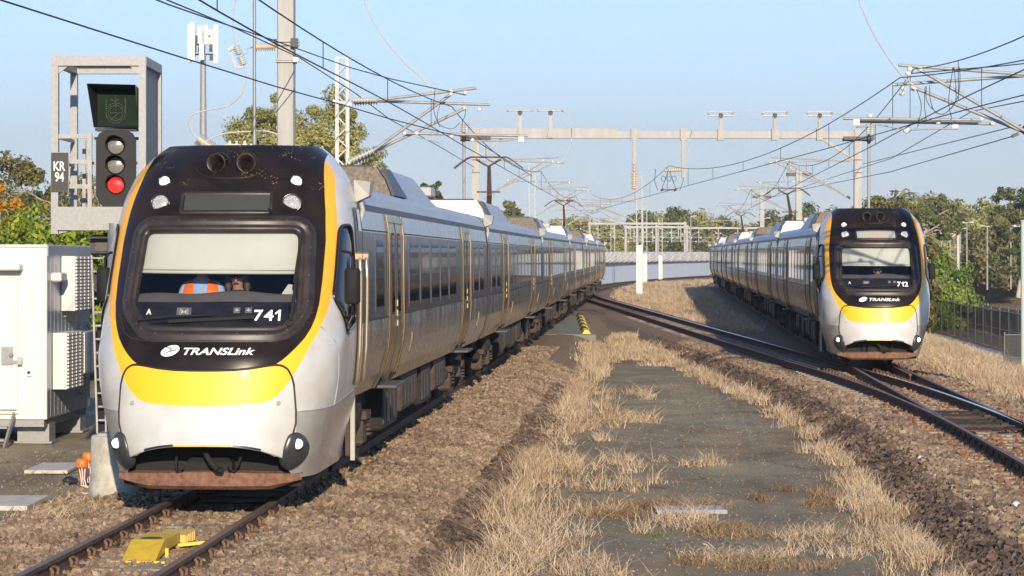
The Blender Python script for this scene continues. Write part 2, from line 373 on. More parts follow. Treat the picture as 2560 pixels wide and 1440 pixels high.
def ground():
    a = np.concatenate([np.linspace(-.7, -.24, 24)[:-1], np.linspace(-.24, .25, 330), np.linspace(.25, .7, 24)[1:]])
    ys = np.concatenate([np.geomspace(14, 330, 330), np.geomspace(345, 6000, 30)])
    Yg, Ag = np.meshgrid(ys, a, indexing='ij'); Xg = Ag * Yg
    Z = ground_z(Xg, Yg); Z = np.where(Yg > 330, np.maximum(Z, -4), Z)
    b, p, r = masks(Xg, Yg); n, k = Yg.shape
    V = np.stack([Xg, Yg, Z], -1).reshape(-1, 3)
    i = np.arange((n - 1) * k).reshape(n - 1, k)[:, :-1].ravel(); Q = np.stack([i, i + 1, i + k + 1, i + k], 1)
    ex = np.array([(-400, -400, -.6), (400, -400, -.6), (400, 14, -.6), (-400, 14, -.6)], float)
    ex2 = np.array([(-400, 14, -.6), (-9.8, 14, -.6), (-4200, 6000, -.6), (-9000, 6000, -.6), (9.8, 14, -.9), (400, 14, -.9), (9000, 6000, -.9), (4200, 6000, -.9)], float)
    nv = len(V); V = np.concatenate([V, ex, ex2])
    Q = np.concatenate([Q, [[nv, nv + 1, nv + 2, nv + 3], [nv + 4, nv + 5, nv + 6, nv + 7], [nv + 8, nv + 9, nv + 10, nv + 11]]])
    pad = lambda q, v: np.concatenate([q.ravel(), np.full(12, v)])
    m = bpy.data.materials.new('ground'); m.use_nodes = True; N = m.node_tree.nodes; L = m.node_tree.links; P = N['Principled BSDF']
    P.inputs['Roughness'].default_value = .92; P.inputs['Specular IOR Level'].default_value = .2
    tc = N.new('ShaderNodeTexCoord')
    def noise(s, d=5, st=None):
        q = N.new('ShaderNodeTexNoise'); q.inputs['Scale'].default_value = s; q.inputs['Detail'].default_value = d; q.inputs['Roughness'].default_value = .65
        if st:
            mp = N.new('ShaderNodeMapping'); mp.inputs['Scale'].default_value = st; L.new(tc.outputs['Object'], mp.inputs[0]); L.new(mp.outputs[0], q.inputs[0])
        else: L.new(tc.outputs['Object'], q.inputs[0])
        return q
    def ramp(src, *stops):
        c = N.new('ShaderNodeValToRGB'); L.new(src.outputs[0], c.inputs[0]); e = c.color_ramp.elements
        for j, (pos, col) in enumerate(stops):
            q = e[j] if j < 2 else e.new(pos)
            q.position = pos; q.color = (*col, 1)
        return c
    def mix(f, a, b_):
        x = N.new('ShaderNodeMix'); x.data_type = 'RGBA'; L.new(f, x.inputs[0]); L.new(a, x.inputs[6]); L.new(b_, x.inputs[7]); return x.outputs[2]
    def attr(nm):
        q = N.new('ShaderNodeAttribute'); q.attribute_name = nm; return q.outputs['Fac']
    soil = ramp(noise(.9, 8), (.3, (.12, .08, .045)), (.5, (.21, .15, .085)), (.7, (.31, .235, .14)))
    pv1 = ramp(noise(1.1, 9, (1, .45, 1)), (.32, (.20, .16, .088)), (.5, (.29, .235, .135)), (.68, (.40, .335, .20)))
    pv2 = ramp(noise(90, 3), (.35, (.12, .105, .07)), (.62, (.38, .33, .24)))
    pv = mix(noise(.5).outputs[0], pv1.outputs[0], pv2.outputs[0]) if False else None
    x = N.new('ShaderNodeMix'); x.data_type = 'RGBA'; x.inputs[0].default_value = .35; L.new(pv1.outputs[0], x.inputs[6]); L.new(pv2.outputs[0], x.inputs[7]); pv = x.outputs[2]
    stain = ramp(noise(.35, 4), (.42, (0, 0, 0)), (.62, (1, 1, 1)))
    dirt = N.new('ShaderNodeRGB'); dirt.outputs[0].default_value = (.12, .105, .075, 1)
    sm = N.new('ShaderNodeMath'); sm.operation = 'MULTIPLY'; L.new(stain.outputs[0], sm.inputs[0]); sm.inputs[1].default_value = .5
    pv = mix(sm.outputs[0], pv, dirt.outputs[0])
    vc = N.new('ShaderNodeTexVoronoi'); vc.feature = 'DISTANCE_TO_EDGE'; vc.inputs['Scale'].default_value = .55
    wn = noise(1.6, 4); wm = N.new('ShaderNodeMix'); wm.data_type = 'RGBA'; wm.blend_type = 'ADD'; wm.inputs[0].default_value = .55; L.new(tc.outputs['Object'], wm.inputs[6]); L.new(wn.outputs[1], wm.inputs[7]); L.new(wm.outputs[2], vc.inputs[0])
    lt = N.new('ShaderNodeMath'); lt.operation = 'LESS_THAN'; L.new(vc.outputs[0], lt.inputs[0]); lt.inputs[1].default_value = .007
    cm = N.new('ShaderNodeMath'); cm.operation = 'MULTIPLY'; L.new(lt.outputs[0], cm.inputs[0]); cm.inputs[1].default_value = .6
    ck = N.new('ShaderNodeRGB'); ck.outputs[0].default_value = (.05, .04, .028, 1); pv = mix(cm.outputs[0], pv, ck.outputs[0])
    bl = ramp(noise(16, 7), (.30, (.07, .046, .028)), (.5, (.23, .16, .10)), (.7, (.37, .275, .18)))
    rs = N.new('ShaderNodeRGB'); rs.outputs[0].default_value = (.17, .075, .03, 1)
    rm = N.new('ShaderNodeMath'); rm.operation = 'MULTIPLY'; L.new(attr('rust'), rm.inputs[0]); rm.inputs[1].default_value = .55
    bl2 = mix(rm.outputs[0], bl.outputs[0], rs.outputs[0])
    c = mix(attr('pave'), soil.outputs[0], pv); c = mix(attr('ballast'), c, bl2)
    L.new(c, P.inputs['Base Color'])
    vo = N.new('ShaderNodeTexVoronoi'); vo.inputs['Scale'].default_value = 15; L.new(tc.outputs['Object'], vo.inputs[0])
    hm = N.new('ShaderNodeMath'); hm.operation = 'MULTIPLY'; L.new(vo.outputs[0], hm.inputs[0]); L.new(attr('ballast'), hm.inputs[1])
    ad = N.new('ShaderNodeMath'); ad.operation = 'MULTIPLY_ADD'; L.new(noise(40, 4).outputs[0], ad.inputs[0]); ad.inputs[1].default_value = .25; L.new(hm.outputs[0], ad.inputs[2])
    bp = N.new('ShaderNodeBump'); bp.inputs['Strength'].default_value = .8; bp.inputs['Distance'].default_value = .04
    L.new(ad.outputs[0], bp.inputs['Height']); L.new(bp.outputs[0], P.inputs['Normal'])
    np_obj('ground', V, Q, [m], dict(ballast=pad(b, 0), pave=pad(p, 0), rust=pad(r, 0)), smooth=True, kind='structure')
ground()

# creek beyond the fence
mw = mat('water', (.035, .032, .024), .08, 0, .2, .3, .25, 1.2, spec=.6)
b = MB(); b.add([(18, 120, -3.25), (110, 120, -3.25), (130, 480, -3.25), (30, 480, -3.25)], [(0, 1, 2, 3)]); b.build('creek_water', M['water'], kind='structure')
# far hills, distance haze painted into their pale blue colour
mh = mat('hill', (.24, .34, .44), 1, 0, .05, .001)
hx = np.linspace(-2600, 3400, 160); hz = 52 + 18 * vnoise(hx, hx * 0, .0011, 5) + 12 * vnoise(hx, hx * 0, .004, 6) + 42 * np.exp(-((hx - 500) / 700) ** 2)
b = MB(); b.grid([[(x, 6200, -5) for x in hx], [(x, 6600, z * .55) for x, z in zip(hx, hz)], [(x, 7400, z) for x, z in zip(hx, hz)], [(x, 9000, -5) for x in hx]])
b.build('hills', M['hill'], kind='structure')

# ------------------------------------------------------------------ rails, sleepers, stones
def rail(f, y0, y1, side, label, top='rail_top', step=1.0, z=0):
    ys = np.arange(y0, y1 + .01, step); P = []
    prof = [(-.036, 0), (.036, 0), (.036, -.038), (.010, -.055), (.010, -.125), (.064, -.142), (.064, -.155), (-.064, -.155), (-.064, -.142), (-.010, -.125), (-.010, -.055), (-.036, -.038)]
    b = MB(); rows = []
    for y in ys:
        x = float(f(y)) + side * (GA / 2 + RH); e = float(elev(y)) + z
        rows.append([(x + a, y, e + h) for a, h in prof + prof[:1]])
    n = len(prof)
    for i in range(len(rows) - 1):
        b.add(rows[i][:n] + rows[i + 1][:n], [(j, n + j, n + (j + 1) % n, (j + 1) % n) for j in range(1, n)], 1)
        b.add([rows[i][0], rows[i][1], rows[i + 1][1], rows[i + 1][0]], [(0, 1, 2, 3)], 0)
    b.add(rows[0][:n], [tuple(range(n))], 1)
    return b.build('rail', [M[top], M['rail_side']], label=label, cat='rail', group='running rails')
rail(xA, 15, 330, -1, 'dark left running rail passing under the left train beside the yellow rail device')
rail(xA, 15, 330, 1, 'rusty right running rail of the track under the left train')
xBl = lambda y: xB(y); 
rail(xB, 40.5, 330, -1, 'left rail passing under the right train and crossing the turnout')
rail(xB, 20, 330, 1, 'outermost right rail with dark side, under the right train')
def xCl(y): return np.where(np.asarray(y) < 36, xB(y), xC(y))
rail(xCl, 20, 168, -1, 'long rusty rail of the diagonal crossover, nearest to the paved strip')
rail(xC, 38.5, 168, 1, 'shiny far rail of the diagonal crossover with polished switch blade', 'rail_shiny')
# check rails at the frog
for f, sd, y0, y1, lb in ((xC, -1, 58, 66, 'short check rail inside the crossover rail'), (xB, 1, 55, 64, 'short check rail beside the outermost right rail')):
    o = rail(lambda y, f=f, sd=sd: f(y) - sd * .13, y0, y1, sd, lb, z=.01); o.name = 'check_rail'; o['category'] = 'rail'; o['group'] = 'check rails'

b = MB(); L_ = 1.0
b.add([(-L_, -.11, 0), (L_, -.11, 0), (L_, .11, 0), (-L_, .11, 0), (-L_, -.13, -.2), (L_, -.13, -.2), (L_, .13, -.2), (-L_, .13, -.2)], [(0, 1, 2, 3), (4, 0, 3, 7), (1, 5, 6, 2), (4, 5, 1, 0), (3, 2, 6, 7)])
slp_me = b.mesh('sleeper', [M['sleeper_con']])
b = MB()
for sx in (-1, 1):
    pts = [(sx * .05, -.09, .0), (sx * .05, -.10, .055), (sx * .02, -.06, .075), (sx * .02, .06, .075), (sx * .05, .10, .055), (sx * .05, .09, 0)]
    b.tube(pts, .017, 6)
b.box((0, 0, -.005), (.26, .2, .02)); clip_me = b.mesh('rail_clip', [M['clip']])
def sleepers(f, slope, y0, y1, lab, grp, clips_to, half=1.0, sp=.685):
    y = y0; i = 0
    while y < y1:
        o = bpy.data.objects.new('sleeper', slp_me); COL.objects.link(o)
        o.location = (float(f(y)), y, (-.150 if y < 29 or clips_to == 60 else -.170) + float(elev(y))); o.rotation_euler = (0, 0, -math.atan(slope)); o.scale = (half, 1, 1)
        tag(o, lab, 'sleeper', grp)
        if y < clips_to:
            for sd in (-1, 1):
                c = bpy.data.objects.new('rail_clip', clip_me); COL.objects.link(c); c.parent = o
                c.location = (sd * (GA / 2 + RH) / half, 0, .01); c.scale = (1 / half, 1, 1)
        y += sp; i += 1
sleepers(xA, SA, 18.2, 58, 'pale concrete sleeper half sunk in brown ballast under the left track', 'sleepers of the left track', 30)
sleepers(lambda y: (xB(y) + np.where(y > 36, xC(y), xB(y))) / 2, .04, 28.2, 60, 'long sleeper of the turnout in front of the right train', 'sleepers of the turnout', 60, 1.32, .62)
sleepers(xC, -.031, 63, 112, 'rust stained sleeper of the diagonal crossover track', 'sleepers of the crossover', 0)
# turnout rodding between the blades
for i, y in enumerate((38.2, 38.9, 39.6, 40.3, 41.0, 41.7, 42.5)):
    b = MB(); x = float(xB(y)); b.box((x, y, -.075), (1.0, .045, .03)); b.box((x - .3, y + .16, -.07), (.22, .06, .03)); b.box((x + .33, y + .12, -.06), (.12, .10, .05)); b.tube([(x - .45, y + .28, -.08), (x + .45, y + .22, -.08)], .016)
    b.build('slide_plate', M['under_brown'] if i % 3 == 1 else M['under'], label='dark steel stretcher rod and slide plates between the switch blades', cat='stretcher rod', group='switch rods in the turnout')
b = MB(); y = 37.4; x = float(xB(y)) + 1.15
b.box((x, y, -.08), (.5, .25, .12), bev=.02); b.tube([(x - .5, y, -.05), (x + .6, y + .1, -.02)], .03); b.tube([(x - .1, y + .3, -.05), (x + .5, y + .5, .05)], .025); b.box((x + .3, y + .3, -.02), (.3, .2, .14), bev=.03)
b.build('switch_machine', M['under'], label='dark low point machine with rods at the right edge beside the outermost rail', cat='point machine')

def stones(name, pts, size, matn, seed, **k):
    n = len(pts); rg = np.random.default_rng(seed)
    base = np.array([(-1, -1, -1), (1, -1, -1), (1, 1, -1), (-1, 1, -1), (-1, -1, 1), (1, -1, 1), (1, 1, 1), (-1, 1, 1)], float) * .5
    V = base[None] * (1 + rg.uniform(-.35, .2, (n, 8, 1))) + rg.uniform(-.10, .10, (n, 8, 3))
    V *= (size * rg.uniform(.55, 1.35, (n, 1, 1))) * rg.uniform(.7, 1.3, (n, 1, 3)) * np.array([1, 1, .8])
    q = rg.normal(size=(n, 4)); q /= np.linalg.norm(q, axis=1, keepdims=True); a, b_, c, d = q.T
    Rm = np.stack([np.stack([1 - 2 * (c * c + d * d), 2 * (b_ * c - a * d), 2 * (b_ * d + a * c)], -1), np.stack([2 * (b_ * c + a * d), 1 - 2 * (b_ * b_ + d * d), 2 * (c * d - a * b_)], -1), np.stack([2 * (b_ * d - a * c), 2 * (c * d + a * b_), 1 - 2 * (b_ * b_ + c * c)], -1)], 1)
    V = np.einsum('nij,nkj->nki', Rm, V) + pts[:, None, :]
    F = np.array([(3, 2, 1, 0), (4, 5, 6, 7), (0, 1, 5, 4), (1, 2, 6, 5), (2, 3, 7, 6), (3, 0, 4, 7)])
    Q = (F[None] + (np.arange(n) * 8)[:, None, None]).reshape(-1, 4)
    return np_obj(name, V.reshape(-1, 3), Q, [M[matn]], kind='stuff', **k)
def scatter(f, l0, l1, y0, y1, dens, seed, lift=.0):
    rg = np.random.default_rng(seed); n = int((l1 - l0) * (y1 - y0) * dens)
    # more stones near the camera
    u = rg.random(n); Y = y0 * (y1 / y0) ** u if y1 > y0 * 1.6 else y0 + (y1 - y0) * u
    X = f(Y) + rg.uniform(l0, l1, n); Z = ground_z(X, Y) + lift + rg.uniform(-.02, .025, n)
    return np.stack([X, Y, Z], 1)
def keep(p, mn, strict=0):
    b_, pv, _ = masks(p[:, 0], p[:, 1]); return p[b_ + rng.uniform(-.25, .25, len(b_)) > .5]
p = np.concatenate([keep(scatter(xA, 1.0, 3.2, 18, 66, 640, 11), 0), keep(scatter(xA, -2.6, -1.0, 18, 30, 620, 12), 0)])
stones('ballast_stones', p, .041, 'stone', 1)
p = keep(scatter(xA, 2.35, 3.35, 18, 58, 260, 21, .02), 0); stones('ballast_stones', p, .062, 'stone_shaded', 6)  # slope stones with the shade painted in
p = scatter(xA, -1.0, 1.35, 17, 27, 800, 13); p = p[(np.abs((p[:, 1] - 18.2 + .34) % .685 - .34) > .13) | (rng.random(len(p)) < .22)]; stones('ballast_stones', p, .042, 'stone', 2)
p = scatter(xA, .62, 1.75, 25, 75, 200, 18, .01); stones('ballast_stones', p, .055, 'stone', 7)
xL = lambda Y: np.where(Y > 36, xC(Y), xB(Y))
p = np.concatenate([keep(scatter(xL, -2.75, -1.75, 19, 85, 420, 14, .02), 0)]); stones('ballast_stones', p, .07, 'stone_shaded', 3)  # slope turned from the sun, its shade painted into the stones
p = np.concatenate([keep(scatter(xL, -1.95, -1.0, 22, 80, 300, 15), 0)]); stones('ballast_stones', p, .058, 'stone', 4)
p = np.concatenate([scatter(xB, -1.1, 1.3, 27, 60, 90, 16)]); stones('ballast_stones', p, .05, 'stone_rust', 5)
p = keep(scatter(xB, 1.0, 2.9, 33, 70, 150, 17), 0); stones('ballast_stones', p, .06, 'stone', 8)

# grit and straw litter on the paving
n = 5200; Y = 18.5 * (60 / 18.5) ** rng.random(n); X = xA(Y) + 2.9 + (xL(Y) - xA(Y) - 5.5) * rng.random(n); p = np.stack([X, Y, ground_z(X, Y) + .004], 1); stones('gravel', p, .016, 'stone', 61)
n = 2200; Y = 23 * (36 / 23) ** rng.random(n); X = xA(Y) - 2.2 - 3.2 * rng.random(n); p = np.stack([X, Y, ground_z(X, Y) + .004], 1); stones('gravel', p, .018, 'stone', 62)
# dry grass
def grass(name, P, h, matn, seed, wid=.0031, lean=.5, **k):
    "P: (n,3) root points, h: (n,) heights; every blade three-jointed"
    rg = np.random.default_rng(seed); n = len(P); a = rg.uniform(0, 2 * np.pi, n); wv = np.stack([np.cos(a), np.sin(a), 0 * a], 1) * (wid * (1 + P[:, 1:2] / 45))
    d = rg.normal(size=(n, 2)) * lean; h = h[:, None] * rg.choice([.45, .8, 1.0, 1.25], (n, 1), p=[.35, .3, .25, .1])
    up = np.concatenate([d * h * .35, h * .55], 1); tip = np.concatenate([d * h, h * rg.uniform(.75, 1.05, (n, 1))], 1)
    V = np.stack([P - wv, P + wv, P + up + wv * .8, P + up - wv * .8, P + tip + wv * .15, P + tip - wv * .15], 1)
    F = np.array([(0, 1, 2, 3), (3, 2, 4, 5)]); Q = (F[None] + (np.arange(n) * 6)[:, None, None]).reshape(-1, 4)
    return np_obj(name, V.reshape(-1, 3), Q, [M[matn]], kind='stuff', **k)
def tufts(cx, cy, n_per, rad, seed):
    rg = np.random.default_rng(seed); cx = np.repeat(cx, n_per); cy = np.repeat(cy, n_per)
    X = cx + rg.normal(size=len(cx)) * rad; Y = cy + rg.normal(size=len(cx)) * rad * 1.3
    return np.stack([X, Y, ground_z(X, Y) - .01], 1)
rg = np.random.default_rng(5)
# strip along the foot of the left ballast
n = 760; Y = 18 * (74 / 18) ** rg.random(n); l = 2.78 + np.abs(rg.normal(size=n)) * .32; X = xA(Y) + l
q = vnoise(X, Y, .9, 9); kp = q > .44; X, Y = X[kp], Y[kp]
P = tufts(X, Y, 40, .08, 31); grass('dry_grass', P, rg.uniform(.07, .42, len(P)) ** 1.0 * .92 * (1 + .9 * (vnoise(P[:, 0], P[:, 1], .9, 12) - .5)), 'straw', 41)
# scattered lower clumps spreading over the paving from the left
n = 330; Y = 19 * (60 / 19) ** rg.random(n); X = xA(Y) + 3.0 + rg.random(n) ** 1.6 * 1.8
q = vnoise(X, Y, .7, 10); kp = q > .58; P = tufts(X[kp], Y[kp], 52, .085, 32); grass('dry_grass', P, rg.uniform(.06, .30, len(P)), 'straw', 42, lean=.8)
# strip along the foot of the right ballast
n = 780; Y = 21 * (80 / 21) ** rg.random(n); X = xL(Y) - 2.40 - np.abs(rg.normal(size=n)) * .21
q = vnoise(X, Y, .9, 11); kp = q > .42; P = tufts(X[kp], Y[kp], 44, .08, 33); grass('dry_grass', P, rg.uniform(.04, .28, len(P)), 'straw', 43)
# reddish matted patch around the concrete lid and the foreground
def patch(cx, cy, rx, ry, n, seed, h, matn, lean=.9):
    r_ = np.random.default_rng(seed); t = r_.random(n) * 2 * np.pi; rr = np.sqrt(r_.random(n))
    X = cx + np.cos(t) * rr * rx; Y = cy + np.sin(t) * rr * ry; kp = vnoise(X, Y, 2.0, seed) > .34; X, Y = X[kp], Y[kp]
    P = tufts(X, Y, 20, .06, seed + 1); grass('dry_grass', P, r_.uniform(h * .3, h, len(P)), matn, seed + 2, lean=lean)
patch(1.95, 30.2, .85, .35, 90, 51, .15, 'straw_red'); patch(1.2, 29.4, .45, .4, 50, 53, .14, 'straw_red'); patch(2.0, 28.3, .42, .8, 70, 52, .26, 'straw'); patch(2.5, 27.6, .45, .9, 80, 50, .13, 'straw_red')
patch(2.35, 25.3, .75, .5, 90, 54, .17, 'straw'); patch(2.6, 24.6, .9, .5, 100, 55, .12, 'straw_red'); patch(3.5, 26.6, .5, 1.4, 70, 56, .2, 'straw'); patch(.35, 26.2, .4, .3, 40, 57, .15, 'straw_red'); patch(.45, 26.4, .35, .25, 16, 66, .25, 'straw')
patch(2.15, 46.5, .95, .6, 80, 58, .3, 'straw'); patch(1.9, 46.5, .12, .2, 8, 67, .75, 'straw', .35); patch(2.9, 36.5, .35, .3, 14, 59, .25, 'straw'); patch(.15, 25.3, .2, .2, 8, 60, .2, 'straw'); patch(1.0, 23.6, .2, .15, 5, 61, .25, 'straw')
patch(1.35, 29.4, .3, .2, 9, 69, .07, 'leaf_bright'); patch(1.75, 27.3, .2, .2, 6, 74, .06, 'leaf_bright')
patch(-5.4, 27.6, .5, 1.2, 22, 62, .12, 'straw'); patch(-4.7, 26, .3, .9, 14, 63, .2, 'straw'); patch(3.7, 31.5, .6, 1.2, 50, 64, .2, 'straw_red'); patch(1.6, 34, 1.2, 3, 10, 68, .10, 'straw_red')
n = 5200; Y = 18.5 * (62 / 18.5) ** rg.random(n); X = xA(Y) + 2.9 + (xL(Y) - xA(Y) - 5.4) * rg.random(n); kp = vnoise(X, Y, .8, 71) > .5; P = np.stack([X, Y, ground_z(X, Y) + .012], 1)[kp]; grass('straw_litter', P, rg.uniform(.02, .06, len(P)), 'straw_red', 72, wid=.004, lean=2.2)
n = 900; Y = 22 * (34 / 22) ** rg.random(n); X = xA(Y) - 2.3 - 2.5 * rg.random(n); P = np.stack([X, Y, ground_z(X, Y) + .012], 1); grass('straw_litter', P, rg.uniform(.02, .07, len(P)), 'straw_red', 73, wid=.004, lean=2.0)
# beyond the paving, between the crossover and the tracks
n = 3000; Y = 70 * (175 / 70) ** rg.random(n); xl, xr = xA(Y) + 2.4, np.where(Y < 158, xC(Y), xB(Y)) - 2.2; X = xl + (xr - xl) * rg.random(n)
kp = (vnoise(X, Y, .4, 14) > .40) & (xr > xl) & ~((Y > 84) & (Y < 116) & (X < xA(Y) + 3.2)); P = tufts(X[kp], Y[kp], 20, .14, 34); grass('dry_grass', P, rg.uniform(.05, .28, len(P)), 'straw', 44, wid=.004)
n = 6500; Y = 74 * (250 / 74) ** rg.random(n); xl, xr = np.where(Y < 158, xC(Y), xA(Y)) + 2.1, xB(Y) - 2.0; X = xl + (xr - xl) * rg.random(n)
kp = (xr > xl) & (vnoise(X, Y, .3, 15) > .22); P = tufts(X[kp], Y[kp], 20, .18, 35); grass('dry_grass', P, rg.uniform(.10, .40, len(P)), 'straw', 45, wid=.004)
# right of the right track, down to the path
n = 5200; Y = 50 * (190 / 50) ** rg.random(n); X = xB(Y) + 2.6 + rg.random(n) ** 1.35 * 6.6
kp = vnoise(X, Y, .4, 16) > .30; P = tufts(X[kp], Y[kp], 20, .18, 36); grass('dry_grass', P, rg.uniform(.08, .33, len(P)), 'straw', 46, wid=.004)
n = 150; Y = rg.uniform(46, 64, n); X = xB(Y) + rg.uniform(2.6, 4.4, n); P = tufts(X, Y, 26, .12, 37); grass('dry_grass', P, rg.uniform(.2, .5, len(P)), 'straw', 47)

# ------------------------------------------------------------------ trains
DV = [.25, .6, .9, 1.25, 1.45, 1.64, 1.86, 2.2, 3.03, 3.3, 3.65, 3.88, 3.92]
DD = [.12, .0, .045, .10, .13, .18, .36, .56, 1.08, 1.33, 1.74, 2.08, 2.2]
WV = [.25, .6, 1.0, 1.3, 1.7, 2.4, 3.02, 3.3, 3.57, 3.8, 3.88, 3.92]
WW = [1.06, 1.14, 1.25, 1.31, 1.34, 1.345, 1.315, 1.275, 1.19, 1.02, .95, .85]
def _sm(xs, ys, k=.05):
    g = np.arange(0, 4.2, .01); y = np.interp(g, xs, ys); w_ = np.exp(-.5 * (np.arange(-15, 16) * .01 / k) ** 2); w_ /= w_.sum()
    return g, np.convolve(np.pad(y, 15, 'edge'), w_, 'valid')
_dg, _dy = _sm(DV, DD); _wg, _wy = _sm(WV, WW, .04); CAB_N, CAB_END = 2.35, 2.8
def nd0(v): return float(np.interp(v, _dg, _dy))
def nW(v): return float(np.interp(v, _wg, _wy))
def nL(v): return float(np.interp(v, [.25, 3.0, 3.92], [1.1, 1.05, .6]))
def ndep(u, v):
    r = min(abs(u) / nW(v), 1.0); return nd0(v) + nL(v) * (1 - max(0, 1 - r ** CAB_N) ** (1 / CAB_N))
def side_u(d, v):
    t = (d - nd0(v)) / nL(v)
    if t >= 1: return nW(v)
    t = max(t, 0); return nW(v) * (1 - (1 - t) ** CAB_N) ** (1 / CAB_N)
def S(u, v, off=0.0):
    p = Vector((u, ndep(u, v), v))
    if off:
        e = .01; su = 1 if u < 0 else -1
        a = (Vector((u + su * e, ndep(u + su * e, v), v)) - p) * su; b_ = Vector((u, ndep(u, v + e), v + e)) - p
        nrm = a.cross(b_).normalized()
        if nrm.y > 0: nrm = -nrm
        p = p + nrm * off
    return p
def sdist(poly, u, v):
    "signed distance to a polygon, positive inside"
    P = np.array(poly); A = P; B = np.roll(P, -1, 0); q = np.stack([u, v], -1)[:, None]
    ab = B - A; t = np.clip(((q - A) * ab).sum(-1) / (ab * ab).sum(-1), 0, 1)
    dd = np.linalg.norm(q - A - t[..., None] * ab, axis=-1).min(1)
    c = ((A[:, 1] > v[:, None]) != (B[:, 1] > v[:, None])) & (u[:, None] < (B[:, 0] - A[:, 0]) * (v[:, None] - A[:, 1]) / (B[:, 1] - A[:, 1] + 1e-12) + A[:, 0])
    return np.where(c.sum(1) % 2 == 1, dd, -dd)
def mirror(half): return half + [(-a, b_) for a, b_ in half[::-1] if a > 1e-6]
def rpoly(pts, r, k=7):
    "closed polygon with rounded corners"
    out = []; n = len(pts)
    for i in range(n):
        p0, p, p1 = Vector(pts[i - 1]), Vector(pts[i]), Vector(pts[(i + 1) % n])
        a, b_ = (p0 - p), (p1 - p); rr = min(r, a.length * .45, b_.length * .45); a = p + a.normalized() * rr; b_ = p + b_.normalized() * rr
        for j in range(k + 1):
            t = j / k; out.append(((1 - t) ** 2 * a.x + 2 * t * (1 - t) * p.x + t * t * b_.x, (1 - t) ** 2 * a.y + 2 * t * (1 - t) * p.y + t * t * b_.y))
    # add points on long straight runs
    res = []
    for i, p in enumerate(out):
        q = out[(i + 1) % len(out)]; res.append(p); L = math.hypot(q[0] - p[0], q[1] - p[1]); m_ = int(L / .06)
        for j in range(1, m_ + 1): res.append((p[0] + (q[0] - p[0]) * j / (m_ + 1), p[1] + (q[1] - p[1]) * j / (m_ + 1)))
    return res
def offs(poly, d):
    n = len(poly); out = []
    ar = sum(poly[i][0] * poly[(i + 1) % n][1] - poly[(i + 1) % n][0] * poly[i][1] for i in range(n)); sg = 1 if ar > 0 else -1
    for i in range(n):
        a, c = poly[i - 2], poly[(i + 2) % n]; t = (c[0] - a[0], c[1] - a[1]); L = math.hypot(*t) or 1
        out.append((poly[i][0] + sg * t[1] / L * d, poly[i][1] - sg * t[0] / L * d))
    return out
BLACK = mirror([(0, 1.458), (.15, 1.459), (.32, 1.464), (.5, 1.482), (.66, 1.507), (.74, 1.525), (.80, 1.565), (.87, 1.632), (.94, 1.71), (1.0, 1.79), (1.05, 1.89), (1.085, 2.0), (1.11, 2.15), (1.122, 2.4), (1.12, 2.83), (1.09, 3.15), (1.045, 3.42), (1.0, 3.66), (.985, 3.74), (.985, 4.2)])
ORANGE = mirror([(0, 1.091), (.25, 1.095), (.545, 1.113), (.64, 1.13), (.71, 1.16), (.81, 1.25), (.905, 1.385), (1.01, 1.6), (1.12, 1.85), (1.185, 2.04), (1.225, 2.3), (1.24, 2.6), (1.225, 2.9), (1.195, 3.15), (1.125, 3.55), (1.07, 3.66), (.985, 3.745), (.93, 3.5), (0, 3.5)])
GLASS = rpoly([(-.845, 2.955), (-.875, 2.14), (-.655, 1.905), (.77, 1.905), (.915, 2.10), (.872, 2.955)], .10)
COV_T = ([0, .15, .32, .5, .66, .74, .8, .85, .885, .91, .925, .933], [1.458, 1.459, 1.464, 1.482, 1.507, 1.515, 1.505, 1.47, 1.41, 1.33, 1.2, 1.03])
COV_B = ([0, .3, .45, .6, .72, .80, .86, .933], [.672, .669, .653, .622, .578, .54, .66, .80])

